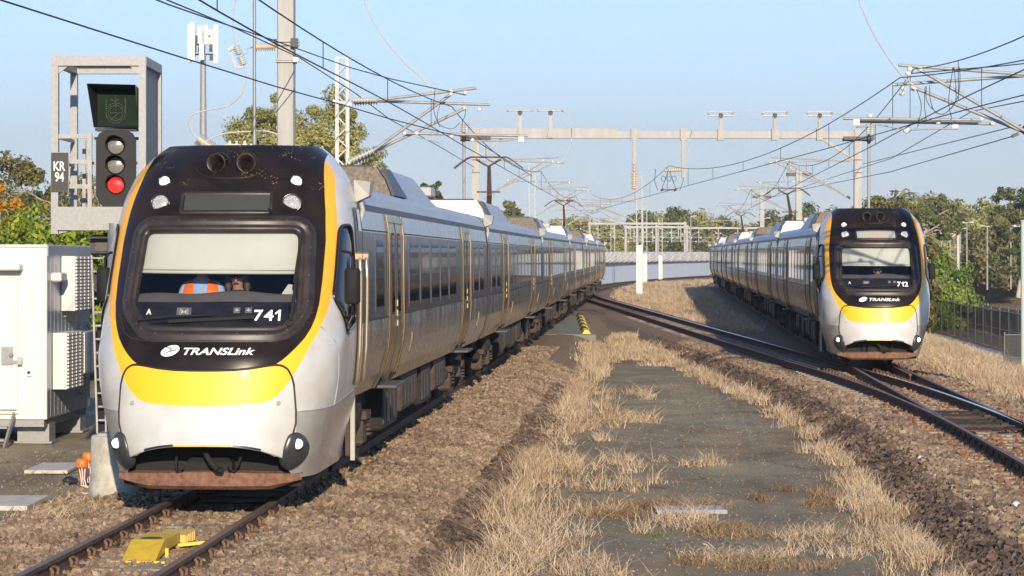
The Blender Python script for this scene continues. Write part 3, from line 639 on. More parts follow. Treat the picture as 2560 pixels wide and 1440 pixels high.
pm = bpy.data.materials.new('cab_livery'); pm.use_nodes = True
def livery():
    n = pm.node_tree.nodes; L = pm.node_tree.links; p = n['Principled BSDF']
    def att(a):
        q = n.new('ShaderNodeAttribute'); q.attribute_name = a; g = n.new('ShaderNodeMapRange'); L.new(q.outputs['Fac'], g.inputs[0]); g.inputs[1].default_value = -.003; g.inputs[2].default_value = .003; return g.outputs[0]
    def mx(f, a, b_):
        x = n.new('ShaderNodeMix'); x.data_type = 'RGBA'; L.new(f, x.inputs[0])
        for k, q in ((6, a), (7, b_)):
            if isinstance(q, tuple): x.inputs[k].default_value = (*q, 1)
            else: L.new(q, x.inputs[k])
        return x.outputs[2]
    def mf(f, a, b_):
        x = n.new('ShaderNodeMix'); L.new(f, x.inputs[0])
        for k, q in ((2, a), (3, b_)):
            if isinstance(q, float): x.inputs[k].default_value = q
            else: L.new(q, x.inputs[k])
        return x.outputs[0]
    tc = n.new('ShaderNodeTexCoord'); no = n.new('ShaderNodeTexNoise'); no.inputs['Scale'].default_value = 3; no.inputs['Detail'].default_value = 8; L.new(tc.outputs['Object'], no.inputs[0])
    grime = n.new('ShaderNodeMapRange'); L.new(no.outputs[0], grime.inputs[0]); grime.inputs[1].default_value = .35; grime.inputs[2].default_value = .75
    sil = mx(grime.outputs[0], (.58, .565, .53), (.47, .45, .41)); sk = mx(grime.outputs[0], (.54, .52, .49), (.38, .355, .32))
    blk = mx(grime.outputs[0], (.011, .008, .007), (.026, .017, .012))
    # insect specks on the upper black
    sp = n.new('ShaderNodeTexVoronoi'); sp.inputs['Scale'].default_value = 34; L.new(tc.outputs['Object'], sp.inputs[0])
    l1 = n.new('ShaderNodeMath'); l1.operation = 'LESS_THAN'; L.new(sp.outputs[0], l1.inputs[0]); l1.inputs[1].default_value = .17
    n3 = n.new('ShaderNodeTexNoise'); n3.inputs['Scale'].default_value = 3.2; L.new(tc.outputs['Object'], n3.inputs[0])
    l2 = n.new('ShaderNodeMath'); l2.operation = 'GREATER_THAN'; L.new(n3.outputs[0], l2.inputs[0]); l2.inputs[1].default_value = .60
    sx = n.new('ShaderNodeSeparateXYZ'); L.new(tc.outputs['Object'], sx.inputs[0])
    l3 = n.new('ShaderNodeMath'); l3.operation = 'GREATER_THAN'; L.new(sx.outputs[2], l3.inputs[0]); l3.inputs[1].default_value = 3.4
    a1 = n.new('ShaderNodeMath'); a1.operation = 'MULTIPLY'; L.new(l1.outputs[0], a1.inputs[0]); L.new(l2.outputs[0], a1.inputs[1])
    a2 = n.new('ShaderNodeMath'); a2.operation = 'MULTIPLY'; L.new(a1.outputs[0], a2.inputs[0]); L.new(l3.outputs[0], a2.inputs[1])
    blk = mx(a2.outputs[0], blk, (.45, .36, .18))
    org = mx(att('sd_upper'), (.86, .47, .012), (.86, .40, .025))
    c = mx(att('sd_skirt'), sil, sk); c = mx(att('sd_orange'), c, org); c = mx(att('sd_black'), c, blk); L.new(c, p.inputs['Base Color'])
    r_ = mf(att('sd_black'), mf(att('sd_orange'), .27, .46), .24); L.new(r_, p.inputs['Roughness']); mt = mf(att('sd_skirt'), .12, .45); L.new(mf(att('sd_orange'), mt, 0.0), p.inputs['Metallic'])
    L.new(mf(att('sd_black'), .5, .22), p.inputs['Specular IOR Level']); p.inputs['Coat Weight'].default_value = .05; p.inputs['Coat Roughness'].default_value = .12
livery()

def cab_attrs(V):
    u, d, v = V.T; w_ = np.array([nW(x) for x in v])
    return dict(sd_black=np.where(d < CAB_END - .2, sdist(BLACK, u, v), -1), sd_orange=np.where(d > nL(2) + .9 + 0 * v, np.where(v > 3.4, sdist(ORANGE, u, v), -1), sdist(ORANGE, u, v)),
                sd_upper=v - 2.03 + .9 * (abs(u) - 1.08), sd_skirt=np.where(abs(u) > .85, 1.0 + .055 * d - v, -1))
def cab_shell():
    rs = np.sin(np.linspace(-math.pi / 2, math.pi / 2, 129)); ts = np.linspace(0, 1, 131)
    V = []; k = len(rs) + 2
    for t in ts:
        row = []
        for r in rs:
            uu = r * 1.2; vb = .31 if abs(uu) > 1.0 else .31 + .20 * (1.0 - abs(uu)) / .14 if abs(uu) > .86 else float(np.interp(abs(uu), *COV_B)) + .01
            v = vb + (3.92 - vb) * t; row.append((r * nW(v), ndep(r * nW(v), v), v))
        V += [(row[0][0], CAB_END, row[0][2])] + row + [(row[-1][0], CAB_END, row[-1][2])]
    top = V[-k:]; V += [(a, CAB_END + .25 if False else CAB_END, 3.90) if True else 0 for a, d, c in top]
    V += [(a * 1.0, CAB_END + .75, 3.56) for a, d, c in top]
    n = len(ts) + 2; i = np.arange((n - 1) * k).reshape(n - 1, k)[:, :-1].ravel(); Q = np.stack([i, i + 1, i + k + 1, i + k], 1)
    V = np.array(V); cen = V[Q].mean(1)
    inside = sdist(offs(GLASS, .02), cen[:, 0], cen[:, 2]) > 0
    Q = Q[~(inside & (cen[:, 1] < 1.9))]
    return np_mesh('cab_shell', V, Q, [pm], cab_attrs(V), smooth=True)
def cover_mesh():
    us = np.concatenate([np.linspace(-.933, -.8, 14), np.linspace(-.78, .78, 79), np.linspace(.8, .933, 14)]); ts = np.linspace(0, 1, 61); V = []
    for t in ts:
        for u in us:
            a = float(np.interp(abs(u), *COV_B)); b_ = float(np.interp(abs(u), *COV_T)); V.append(S(u, a + (b_ - a) * t, .014))
    # lip turned inward
    low = [S(u, float(np.interp(abs(u), *COV_B)), .014) + Vector((0, .10, .012)) for u in us]
    V = low + V; k = len(us); n = len(ts) + 1; i = np.arange((n - 1) * k).reshape(n - 1, k)[:, :-1].ravel(); Q = np.stack([i, i + 1, i + k + 1, i + k], 1)
    V = np.array([tuple(q) for q in V]); at_ = cab_attrs(V); at_['sd_black'] = at_['sd_black'] * 0 - 1; at_['sd_skirt'] = at_['sd_black']
    at_['sd_upper'] = at_['sd_black']
    return np_mesh('coupler_cover', V, Q, [pm], at_, smooth=True)
def text_mesh(body, size, mat_, shear=0, thick=0, sx=1.0):
    c = bpy.data.curves.new('lettering', 'FONT'); c.body = body; c.size = size; c.shear = shear; c.offset = thick; c.resolution_u = 4; c.align_x = 'CENTER'; c.align_y = 'CENTER'
    o = bpy.data.objects.new('lettering', c); COL.objects.link(o)
    me = bpy.data.meshes.new_from_object(o.evaluated_get(bpy.context.evaluated_depsgraph_get()))
    bpy.data.objects.remove(o); me.materials.clear(); me.materials.append(mat_)
    co = np.empty(len(me.vertices) * 3, np.float32); me.vertices.foreach_get('co', co); co = co.reshape(-1, 3)
    if len(co):
        mn, mx = co.min(0), co.max(0); co = co - (mn + mx) / 2; co[:, 0] *= sx
    me.vertices.foreach_set('co', co.ravel()); me.update(); return me, co
def wrap_text(name, body, box, parent, mat_, off=.006, shear=0, thick=0):
    "lettering laid on the nose; box = (u0, u1, v0, v1)"
    me, co = text_mesh(body, .1, mat_, shear, thick); mn, mx = co.min(0), co.max(0)
    for vtx in me.vertices:
        u = box[0] + (vtx.co.x - mn[0]) / (mx[0] - mn[0]) * (box[1] - box[0]); v = box[2] + (vtx.co.y - mn[1]) / (mx[1] - mn[1]) * (box[3] - box[2]); vtx.co = S(u, v, off)
    me.update(); o = bpy.data.objects.new(name, me); COL.objects.link(o); o.parent = parent; return o
def patch_mesh(poly, off, rings=5, c=None):
    "a panel lying on the nose inside a (u,v) outline"
    n = len(poly); cu = sum(p[0] for p in poly) / n; cv = sum(p[1] for p in poly) / n
    b = MB(); V = [S(cu, cv, off)]
    for k in range(1, rings + 1): V += [S(cu + (p[0] - cu) * k / rings, cv + (p[1] - cv) * k / rings, off) for p in poly]
    F = [(0, 1 + j, 1 + (j + 1) % n) for j in range(n)]
    for k in range(rings - 1): F += [(1 + k * n + j, 1 + (k + 1) * n + j, 1 + (k + 1) * n + (j + 1) % n, 1 + k * n + (j + 1) % n) for j in range(n)]
    return b.add(V, F, 0, True)
def ring_mesh(poly, prof, b=None, m=0):
    "closed moulding along a (u,v) outline; prof = (outset, height)"
    b = b or MB(); n = len(poly); loops = [[S(p[0], p[1], h) for p in offs(poly, o)] for o, h in prof]
    V = [p for l in loops for p in l]; F = []
    for k in range(len(prof) - 1): F += [(k * n + j, k * n + (j + 1) % n, (k + 1) * n + (j + 1) % n, (k + 1) * n + j) for j in range(n)]
    return b.add(V, F, m, True)

# profile of a carriage side: half width against height
PV = [.95, 1.0, 1.2, 1.5, 1.75, 1.9, 2.3, 2.95, 3.2, 3.28, 3.40, 3.49, 3.55, 3.58]
PU = [1.04, 1.14, 1.25, 1.325, 1.345, 1.342, 1.340, 1.333, 1.295, 1.28, 1.23, 1.12, .92, 0.0]
def pu(v): return float(np.interp(v, PV[:10], PU[:10]))
def panel(b, s, y0, y1, v0, v1, off, m=0, back=.02):
    vs = [v0] + [x for x in PV[:10] if v0 < x < v1] + [v1]
    rows = [[(s * (pu(v) + off), y0, v), (s * (pu(v) + off), y1, v)] for v in vs]
    V = [p for r_ in rows for p in r_] + [(s * (pu(v) - back), y, v) for v in vs for y in (y0, y1)]; n = len(vs)
    F = [(2 * i, 2 * i + 1, 2 * i + 3, 2 * i + 2) for i in range(n - 1)]
    F += [(2 * i, 2 * i + 2, 2 * n + 2 * i + 2, 2 * n + 2 * i) for i in range(n - 1)] + [(2 * i + 1, 2 * n + 2 * i + 1, 2 * n + 2 * i + 3, 2 * i + 3) for i in range(n - 1)]
    F += [(0, 2 * n, 2 * n + 1, 1), (2 * n - 2, 2 * n - 1, 4 * n - 1, 4 * n - 2)]
    return b.add(V, F, m)
ME = {}
def carriage_body(y0, y1):
    b = MB(); ys = list(np.linspace(y0, y1, 13))
    half = list(zip(PU, PV)); prof = [(-a, v) for a, v in half] + [(a, v) for a, v in half[::-1][1:]]
    bands = []
    for i in range(len(prof) - 1):
        v = (prof[i][1] + prof[i + 1][1]) / 2; bands.append(0 if v < 1.9 else 1 if v < 2.95 else 2 if v < 3.2 else 3 if v < 3.28 else 4)
    for i, m in enumerate(bands):
        b.grid([[(prof[i][0], y, prof[i][1]), (prof[i + 1][0], y, prof[i + 1][1])] for y in ys], m, smooth=(m in (0, 4)))
    for y in (y0, y1): b.add([(a, y, v) for a, v in prof], [tuple(range(len(prof)))], 5)
    b.add([(-PU[0], y0, PV[0]), (PU[0], y0, PV[0]), (PU[0], y1, PV[0]), (-PU[0], y1, PV[0])], [(0, 1, 2, 3)], 5)
    return b
def part_door(s, w_):
    b = MB(); panel(b, s, 0, w_, 1.0, 3.18, .012, 0)
    for e in (0, w_): b.tube([(s * (pu(v) + .02), e, v) for v in (1.0, 1.2, 1.5, 1.75, 2.3, 2.95, 3.2)], .014, 6, 0)
    panel(b, s, w_ / 2 - .015, w_ / 2 + .015, 1.02, 3.1, .018, 2)
    for c in (w_ * .30, w_ * .70):
        panel(b, s, c - .17, c + .17, 1.92, 2.97, .015, 2); panel(b, s, c - .145, c + .145, 1.95, 2.94, .019, 1)
    for k in range(3):
        panel(b, s, w_ / 2 + .04, w_ / 2 + .07, 2.02 - k * .13, 2.10 - k * .13, .03, 3)
    panel(b, s, .02, w_ - .02, 3.10, 3.18, .03, 0)
    return b
def part_window(s, w_):
    b = MB(); panel(b, s, 0, w_, 1.99, 2.93, .006, 1); panel(b, s, .06, w_ - .06, 2.05, 2.87, .010, 0)
    return b
def part_step(s):
    b = MB(); u = s * 1.27
    b.box((u, 0, 1.0), (.30, 1.15, .045), bev=.01); b.bar((s * 1.1, -.55, 1.0), (s * 1.26, -.75, 1.12), .03, .03, 1); b.bar((s * 1.1, .55, 1.0), (s * 1.26, .75, 1.12), .03, .03, 1); return b
def part_camera(s):
    b = MB(); u = s * 1.36
    b.add([(u - s * .12, -.1, 3.55), (u - s * .12, .1, 3.55), (u - s * .12, .1, 3.28), (u - s * .12, -.1, 3.28), (u + s * .08, -.17, 3.52), (u + s * .08, .17, 3.52), (u + s * .06, .13, 3.36), (u + s * .06, -.13, 3.36)],
          [(0, 1, 2, 3), (7, 6, 5, 4), (0, 4, 5, 1), (3, 2, 6, 7), (0, 3, 7, 4), (1, 5, 6, 2)])
    b.tube([(s * 1.30, 0, 3.32), (s * 1.33, .02, 3.2), (s * 1.29, .02, 3.05)], .03, 6); return b
def part_aircon(L, front):
    b = MB(); pr = [(-1.08, 3.48), (-.98, 3.74), (-.86, 3.92), (.86, 3.92), (.98, 3.74), (1.08, 3.48)]
    sect = [[(a, y, 3.48 + (v - 3.48) * f) for a, v in pr] for y, f in ((.12, 1), (L - 2.2, 1), (L - .3, .45), (L, .1))]
    b.grid(sect, 0, False)
    b.add([(a * .99, 0, v - .004) for a, v in pr] + [(a * .99, .12, v - .004) for a, v in pr], [(5, 4, 3, 2, 1, 0)] + [(i, i + 1, i + 7, i + 6) for i in range(5)], 1)
    for s in (-1, 1):
        b.add([(s * 1.01, .2, 3.52), (s * 1.01, 1.9, 3.52), (s * .90, 1.0, 3.90), (s * .90, .2, 3.90), (s * 1.10, .2, 3.52), (s * 1.10, 1.9, 3.52), (s * .95, 1.0, 3.90), (s * .95, .2, 3.90)], [(4, 5, 6, 7), (0, 4, 7, 3), (1, 2, 6, 5), (3, 7, 6, 2)], 2)
    for i in range(9):
        y = .5 + i * (L - 3.2) / 8; b.box((0, y, 3.935), (1.5, .10, .05), 3 if i % 2 else 2)
    b.box((0, L - .2, 3.66), (1.2, .9, .3), 2, bev=.08)
    return b
def part_bogie():
    b = MB()
    for y in (-1.15, 1.15):
        b.tube([(-.55, y, .43), (.55, y, .43)], .09, 8, 1)
        for s in (-1, 1):
            b.lathe((s * .50, y, .43), [(.02, 0), (.43, 0), (.43, .09), (.40, .13), (.02, .13)], 1, 24, (s, 0, 0))
            b.box((s * .93, y, .45), (.22, .38, .36), 2, bev=.04); b.box((s * 1.0, y, .66), (.18, .5, .1), 2); b.bar((s * .95, y - .3, .18), (s * .95, y + .3, .3), .05, .05, 0)
            for k in range(4): b.tube([(s * 1.0, y + .32, .38 + k * .06), (s * 1.0, y + .32, .41 + k * .06)], .09, 8, 2)
    for s in (-1, 1):
        b.box((s * .93, 0, .58), (.16, 3.2, .18), 0, bev=.04); b.lathe((s * .93, 0, .66), [(.2, 0), (.22, .1), (.2, .22)], 0, 14)
    b.box((0, 0, .6), (1.7, .5, .2), 0); return b
def part_equipment(w_, h, brown=False, side=1):
    b = MB()
    for s in (side,):
        b.box((s * .78, w_ / 2, .95 - h / 2), (.58, w_, h), 1 if brown else 0, bev=.03)
        for k in range(int(w_ / .45)): b.box((s * 1.075, .25 + k * .45, .95 - h / 2), (.02, .36, h * .75), 2 if k % 2 else 1, bev=.008)
        b.tube([(s * .95, -.1, .9), (s * 1.0, w_ / 2, .86), (s * .95, w_ + .1, .9)], .03, 6, 0)
    return b
def part_panto():
    b = MB(); H = 5.52
    b.box((0, 0, 3.78), (1.1, 1.0, .06), 1)
    for sx in (-.45, .45):
        for sy in (-.4, .4): b.lathe((sx, sy, 3.64), [(.07, 0), (.10, .03), (.05, .06), (.10, .09), (.06, .13)], 2, 10)
    b.bar((.02, .1, 3.8), (.10, -.75, 4.45), .14, .12, 0); b.bar((-.25, -.7, 4.5), (.4, -.7, 4.5), .05, .05, 0)
    b.tube([(.1, -.75, 4.45), (.02, .3, H - .28)], [.07, .05], 8, 0)
    b.tube([(-.36, .3, H - .06), (0, .3, H - .27), (.36, .3, H - .06)], .035, 6, 0)
    for y in (.18, .42):
        P = [(-.98, y, H - .32), (-.8, y, H - .18), (-.62, y, H - .05), (-.5, y, H), (.5, y, H), (.62, y, H - .05), (.8, y, H - .18), (.98, y, H - .32)]
        b.tube(P, .022, 6, 0)
    b.bar((-.5, .3, H), (.5, .3, H), .30, .03, 0); return b

def build_train(label, number, nx, ny, slope, side, dest, cat, grp):
    th_ = math.atan(slope); E0 = float(elev(ny))
    root = empty('commuter_train', (nx, ny, E0), -th_, label, cat, grp)
    K = dict(parent=root)
    cab = bpy.data.objects.new('cab', ME.setdefault('shell', None) or cab_shell()); ME['shell'] = cab.data; COL.objects.link(cab); cab.parent = root
    def sub(b, name, mats, par=cab, **k): return b.build(name, mats, parent=par, **k)
    o = bpy.data.objects.new('coupler_cover', ME.setdefault('cov', None) or cover_mesh()); ME['cov'] = o.data; COL.objects.link(o); o.parent = cab
    ed = [(-u, float(np.interp(u, *COV_T))) for u in np.linspace(.933, 0, 46)] + [(u, float(np.interp(u, *COV_T))) for u in np.linspace(0, .933, 46)]
    ed = [(-.905, .80), (-.93, .9)] + ed + [(.93, .9), (.905, .80)]
    sub(MB().tube([S(u, v, .012) for u, v in ed], .013, 6), 'cover_seal', M['seal'])
    for s in (-1, 1):
        sub(MB().disc(S(s * .77, 1.118, .012), (0, -1, 0), .022, 0, 12, .02), 'tow_bolt', M['galv'])
        ol = rpoly([(s * a, b_) for a, b_ in ((.815, .66), (.86, .785), (.935, .815), (1.01, .765), (1.045, .66), (1.02, .56), (.95, .46), (.84, .395), (.79, .47))], .06, 4)
        n = len(ol); cu, cv = s * .95, .66; b = MB(); V = []
        for f, h in ((1.0, -.05), (1.0, .018), (.93, .036), (.7, .05), (.45, .054)): V += [S(cu + (p[0] - cu) * f, cv + (p[1] - cv) * f, h) for p in ol]
        V.append(S(cu, cv, .055)); F = [(k * n + j, k * n + (j + 1) % n, (k + 1) * n + (j + 1) % n, (k + 1) * n + j) for k in range(4) for j in range(n)] + [(4 * n + j, 4 * n + (j + 1) % n, 5 * n) for j in range(n)]
        b.add(V, F, 0, True); fc = sub(b, 'fog_lamp', M['fog_case'])
        c = S(s * .925, .69, .052); b = MB(); b.lathe(c, [(.068, 0), (.07, -.015), (.052, -.02), (.05, -.006)], 1, 20, (0, 1, 0)); b.lathe(c, [(.05, -.008), (.035, -.018), (.001, -.022)], 0, 20, (0, 1, 0)); sub(b, 'fog_lens', [M['fog_on'], M['fog_case']])
        for (u, v, r_, nm) in ((.735, 3.488, .062, 'marker_lamp'), (.725, 3.24, .095, 'headlight')):
            c = S(s * u + .01, v, .0); nrm = (S(s * u + .01, v, .05) - c).normalized() * .45 + Vector((0, -1, 0)); nrm.normalize(); b = MB()
            b.lathe(c, [(r_ * 1.25, -.03), (r_ * 1.22, .02), (r_ * 1.02, .035), (r_ * .98, .02)], 1, 24, nrm); b.lathe(c + nrm * .012, [(r_ * .98, 0), (r_ * .7, .016), (.001, .024)], 0, 24, nrm)
            if nm == 'headlight':
                for q in range(30):
                    a = q * 2.39996; rr = r_ * .86 * math.sqrt((q + .5) / 30); up = Vector((0, 0, 1)); sd = nrm.cross(up).normalized(); up = sd.cross(nrm)
                    b.lathe(c + nrm * .026 + sd * rr * math.cos(a) + up * rr * math.sin(a), [(.008, 0), (.007, .004), (.001, .005)], 2, 6, nrm)
            lit = number == '712' or nm == 'marker_lamp'
            sub(b, nm, [M['lamp_on'] if lit and nm == 'marker_lamp' else M['lens'], M['black_gloss'], M['lamp_on'] if number == '712' else M['porcelain']])
        c = S(s * .16 + .01, 3.70, .0); b = MB(); ax = Vector((s * .08, -1, .0)).normalized()
        b.lathe(c + ax * -.05, [(.03, -.05), (.045, .02), (.07, .09), (.108, .17), (.100, .172), (.062, .08), (.02, .0)], 0, 24, ax)
        b.lathe(c + ax * -.04, [(.125, -.04), (.13, .03), (.115, .035), (.10, -.04)], 1, 24, ax); b.box(c + Vector((0, -.02, -.115)), (.2, .1, .012), 2); sub(b, 'horn', [M['horn'], M['black_matte'], M['galv']])
    # destination display
    ol = rpoly([(-.485, 3.36), (.52, 3.362), (.545, 3.122), (-.475, 3.122)], .03, 4)
    dz = sub(ring_mesh(offs(ol, -.03), [(-.004, -.01), (0, .02), (.03, .022), (.035, 0)]), 'display_frame', M['frame_black'])
    pn = patch_mesh(rpoly([(-.44, 3.335), (.495, 3.335), (.51, 3.145), (-.43, 3.145)], .01, 3), .007); dsp = sub(pn, 'destination_display', M['display_pale' if dest else 'display'])
    if dest:
        t = wrap_text('destination_lettering', dest, (-.22, .30, 3.19, 3.29), cab, M['dest_text'], .011); t.parent = dsp
    # windscreen with frame, blind and band
    fr = ring_mesh(GLASS, [(-.02, -.04), (-.012, .012), (.018, .022), (.03, .010), (.05, .012), (.062, .03), (.10, .034), (.115, .012), (.14, .004), (.15, 0)])
    for p in offs(GLASS, .08)[::5]: fr.disc(S(p[0], p[1], .03), (0, -1, .2), .008, 0, 6, .008)
    sub(fr, 'windscreen_frame', M['frame_black'])
    ws = sub(patch_mesh(GLASS, .0, 8), 'windscreen', M['windscreen'])
    low = [p for p in rpoly([(-.85, 2.17), (-.87, 2.13), (-.655, 1.905), (.77, 1.905), (.91, 2.09), (.90, 2.17)], .05)]
    bandp = sub(patch_mesh(low, .004, 4), 'windscreen_band', M['black_gloss'])
    b = MB(); rows = []
    for v in np.linspace(2.512, 3.0, 14):
        rows.append([S(u, v, -.07 - .012 * math.sin(u * 5 + v * 9) * (3 - v)) for u in np.linspace(-1.03, 1.05, 44)])
    b.grid(rows)
    for dv in (.0, .035): b.tube([S(u, 2.512 + dv + .012 * (1 - (u + .9) / 1.8), -.062) for u in np.linspace(-1.0, 1.03, 22)], .014 if dv else .018, 6, 0)
    sub(b, 'sun_blind', M['blind'])
    b = MB(); rows = []
    for t in np.linspace(0, 1, 8):
        rows.append([(u, ndep(u * .92, 2.17) + .04 + t * .32, 2.165 + .10 * math.sin(t * 1.5) + .012 * math.sin(u * 7) * t + .012 * math.sin(u * 3 + 1)) for u in np.linspace(-.98, 1.0, 30)])
    b.grid(rows); rows = [rows[-1], [(p[0], p[1] + .02, 1.6) for p in rows[-1]]]; b.grid(rows); sub(b, 'dashboard', M['dash'])
    b = MB(); D = 2.55
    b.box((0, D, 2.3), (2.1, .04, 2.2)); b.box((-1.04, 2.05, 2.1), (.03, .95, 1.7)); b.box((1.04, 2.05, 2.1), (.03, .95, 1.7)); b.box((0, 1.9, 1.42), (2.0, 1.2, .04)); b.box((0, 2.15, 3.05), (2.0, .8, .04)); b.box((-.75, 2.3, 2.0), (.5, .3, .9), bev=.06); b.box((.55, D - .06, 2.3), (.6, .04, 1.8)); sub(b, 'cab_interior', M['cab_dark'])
    # writing
    def wr(nm, tx, bx, off=.010, sh=0, th=0, m_='white_mark', par=None): return wrap_text(nm, tx, bx, par or cab, M[m_], off, sh, th)
    fn = MB()
    def one(u0, u1, v0, v1):
        w_ = (u1 - u0); k = [(u1 - w_ * .40, v0), (u1, v0), (u1, v1), (u1 - w_ * .34, v1), (u0 + w_ * .25, v1 - .021), (u0, v1 - .029), (u0, v1 - .049), (u1 - w_ * .40, v1 - .031)]
        fn.add([S(u, v, .010) for u, v in k], [(0, 1, 2, 3, 7), (3, 4, 5, 6, 7)])
    slots = {'741': ((.468, .560), (.570, .668), (.682, .738)), '712': ((.468, .560), (.574, .630), (.648, .742))}[number]
    for ch, (a, c) in zip(number, slots):
        if ch == '1': one(a, c, 1.970, 2.085)
        else: wr('fleet_number', ch, (a, c, 1.970, 2.085), th=.0022, par=bandp)
    sub(fn, 'fleet_number', M['white_mark'], par=bandp); wr('car_letter', 'A', (-.70, -.64, 2.033, 2.092), th=.002, par=bandp)
    wr('operator_lettering', 'TRANSLink', (-.228, .52, 1.62, 1.692), sh=.30, th=.0024)
    b = MB(); el = [(-.374 + .103 * math.cos(a) * math.cos(.30) - .052 * math.sin(a) * math.sin(.30), 1.661 + .103 * math.cos(a) * math.sin(.30) + .052 * math.sin(a) * math.cos(.30)) for a in np.linspace(0, 2 * math.pi, 41)[:-1]]
    b = patch_mesh(el, .007, 3)
    def stroke(pts, ws_):
        rows = []
        for i, (u, v) in enumerate(pts):
            a, c = pts[max(i - 1, 0)], pts[min(i + 1, len(pts) - 1)]; t = Vector((c[0] - a[0], c[1] - a[1])).normalized(); w_ = ws_[i]
            rows.append([S(u - t.y * w_, v + t.x * w_, .010), S(u + t.y * w_, v - t.x * w_, .010)])
        b.grid(rows, 1)
    q = lambda x, y: (-.374 + x * .103 * .955 - y * .052 * .295, 1.661 + x * .103 * .295 + y * .052 * .955)
    stroke([q(-.95, -.55), q(-.6, -.22), q(-.2, -.12), q(.1, -.12), q(.35, -.22), q(.6, -.5)], [.002, .003, .0045, .005, .004, .002])
    stroke([q(.1, -.12), q(.12, .15), q(.05, .45), q(-.15, .8), q(-.35, .98)], [.006, .0055, .005, .004, .002]); stroke([q(.3, -.2), q(.65, -.05), q(.97, .12)], [.004, .003, .002])
    sub(b, 'operator_emblem', [M['white_mark'], M['black_gloss']])
    b = MB()
    def bx(u0, u1, v0, v1, m_, o_): b.add([S(u0, v0, o_), S(u1, v0, o_), S(u1, v1, o_), S(u0, v1, o_)], [(0, 1, 2, 3)], m_)
    bx(-.36, -.20, 2.018, 2.11, 0, .008)
    for s in (-1, 1):
        b.add([S(-.278, 2.064, .011), S(-.278 + s * .028, 2.064 + .026, .011), S(-.278 + s * .028, 2.064 - .026, .011)], [(0, 1, 2)], 1)
        P = [S(-.278 + s * (.030 + .014 * math.cos(a)), 2.064 + .036 * math.sin(a), .011) for a in np.linspace(-1.2, 1.2, 8)]; b.tube(P, .0035, 4, 1)
    sub(b, 'windscreen_sticker', [M['dark_grey'], M['display_pale'], M['steel_grey']], par=bandp)
    for u in (.285, .407):
        b = MB(); bx(u - .035, u + .035, 2.052, 2.111, 0, .008); b.tube([S(u - .02, 2.08, .011), S(u + .02, 2.08, .011)], .008, 5, 2); b.tube([S(u, 2.065, .011), S(u, 2.10, .011)], .008, 5, 2); sub(b, 'windscreen_sticker', [M['dark_grey'], M['display_pale'], M['steel_grey']], par=bandp)
    # wipers
    b = MB(); b.disc(S(-.79, 1.93, .03), (0, -1, .1), .03, 0, 10, .03); b.tube([S(-.79, 1.945, .07), S(-.4, 1.985, .075), S(.04, 2.008, .06)], .012, 6); b.bar(S(-.42, 1.945, .05), S(.47, 1.993, .045), .018, .03); sub(b, 'wiper', M['black_matte'])
    b = MB(); b.disc(S(.83, 1.94, .03), (0, -1, .1), .035, 0, 10, .03); b.tube([S(.83, 1.945, .07), S(.845, 2.30, .07), S(.85, 2.62, .05)], [.022, .018, .010], 6); b.bar(S(.835, 2.35, .05), S(.868, 2.92, .04), .022, .03); sub(b, 'wiper', M['black_matte'])
    # grooves on the black mask (panel line around the windscreen)
    b = MB()
    for s in (-1, 1): b.tube([S(s * u, v, .002) for u, v in ((1.06, 2.06), (1.02, 2.03), (.99, 1.95), (.93, 1.84), (.84, 1.785), (.7, 1.765), (.3, 1.765), (.0, 1.765))], .007, 5)
    b.tube([S(-.9, 3.02, .0), S(-.8, 3.072, .0), S(.82, 3.072, 0), S(.93, 3.02, 0)], .010, 5); b.tube([S(u, 3.525 + .12 * (u / .40) ** 4, .002) for u in np.linspace(-.40, .40, 19)], .005, 5); sub(b, 'panel_joint', M['frame_black'])
    # side of the cab
    for s in (-1, 1):
        def P(d, v, o_=.008): return Vector((s * (side_u(d, v) + o_), d, v))
        poly = rpoly([(1.62, 3.0), (1.95, 3.02), (2.1, 1.92), (1.40, 1.80), (1.08, 2.2)], .12, 5); n = len(poly); b = MB(); cu = sum(p[0] for p in poly) / n; cv = sum(p[1] for p in poly) / n
        V = [P(cu, cv)]
        for k in range(1, 5): V += [P(cu + (p[0] - cu) * k / 4, cv + (p[1] - cv) * k / 4) for p in poly]
        V += [P(p[0], p[1], -.02) for p in poly]
        b.add(V, [(0, 1 + j, 1 + (j + 1) % n) for j in range(n)] + [(1 + k * n + j, 1 + k * n + (j + 1) % n, 1 + (k + 1) * n + (j + 1) % n, 1 + (k + 1) * n + j) for k in range(4) for j in range(n)], 0, True)
        b.tube([P(p[0], p[1], .012) for p in poly + poly[:1]], .018, 6, 1); sub(b, 'cab_side_window', [M['side_glass'], M['black_gloss']])
        d_, u_ = (1.05, 1.45) if s == side else (1.9, 1.46)
        c = Vector((s * u_, d_, 2.34)); b = MB(); b.lathe(c, [(.001, -.20), (.07, -.195), (.088, -.17), (.09, .16), (.075, .19), (.001, .2)], 0, 16)
        b.tube([c + Vector((0, 0, .19)), c + Vector((0, .02, .30)), c + Vector((-s * .04, .08, .36)), Vector((s * 1.30, d_ + .3, 2.72))], .016, 6); b.tube([c + Vector((0, 0, -.19)), c + Vector((0, .03, -.3)), Vector((s * 1.34, d_ + .3, 1.98))], .016, 6); sub(b, 'wing_mirror', M['black_matte'])
        b = MB(); b.bar((s * 1.36, 2.62, 1.25), (s * 1.275, 2.62, 3.2), .5, .03, up=(0, 1, 0)); V = []
        bb = MB()
        vs = np.linspace(1.2, 3.22, 9)
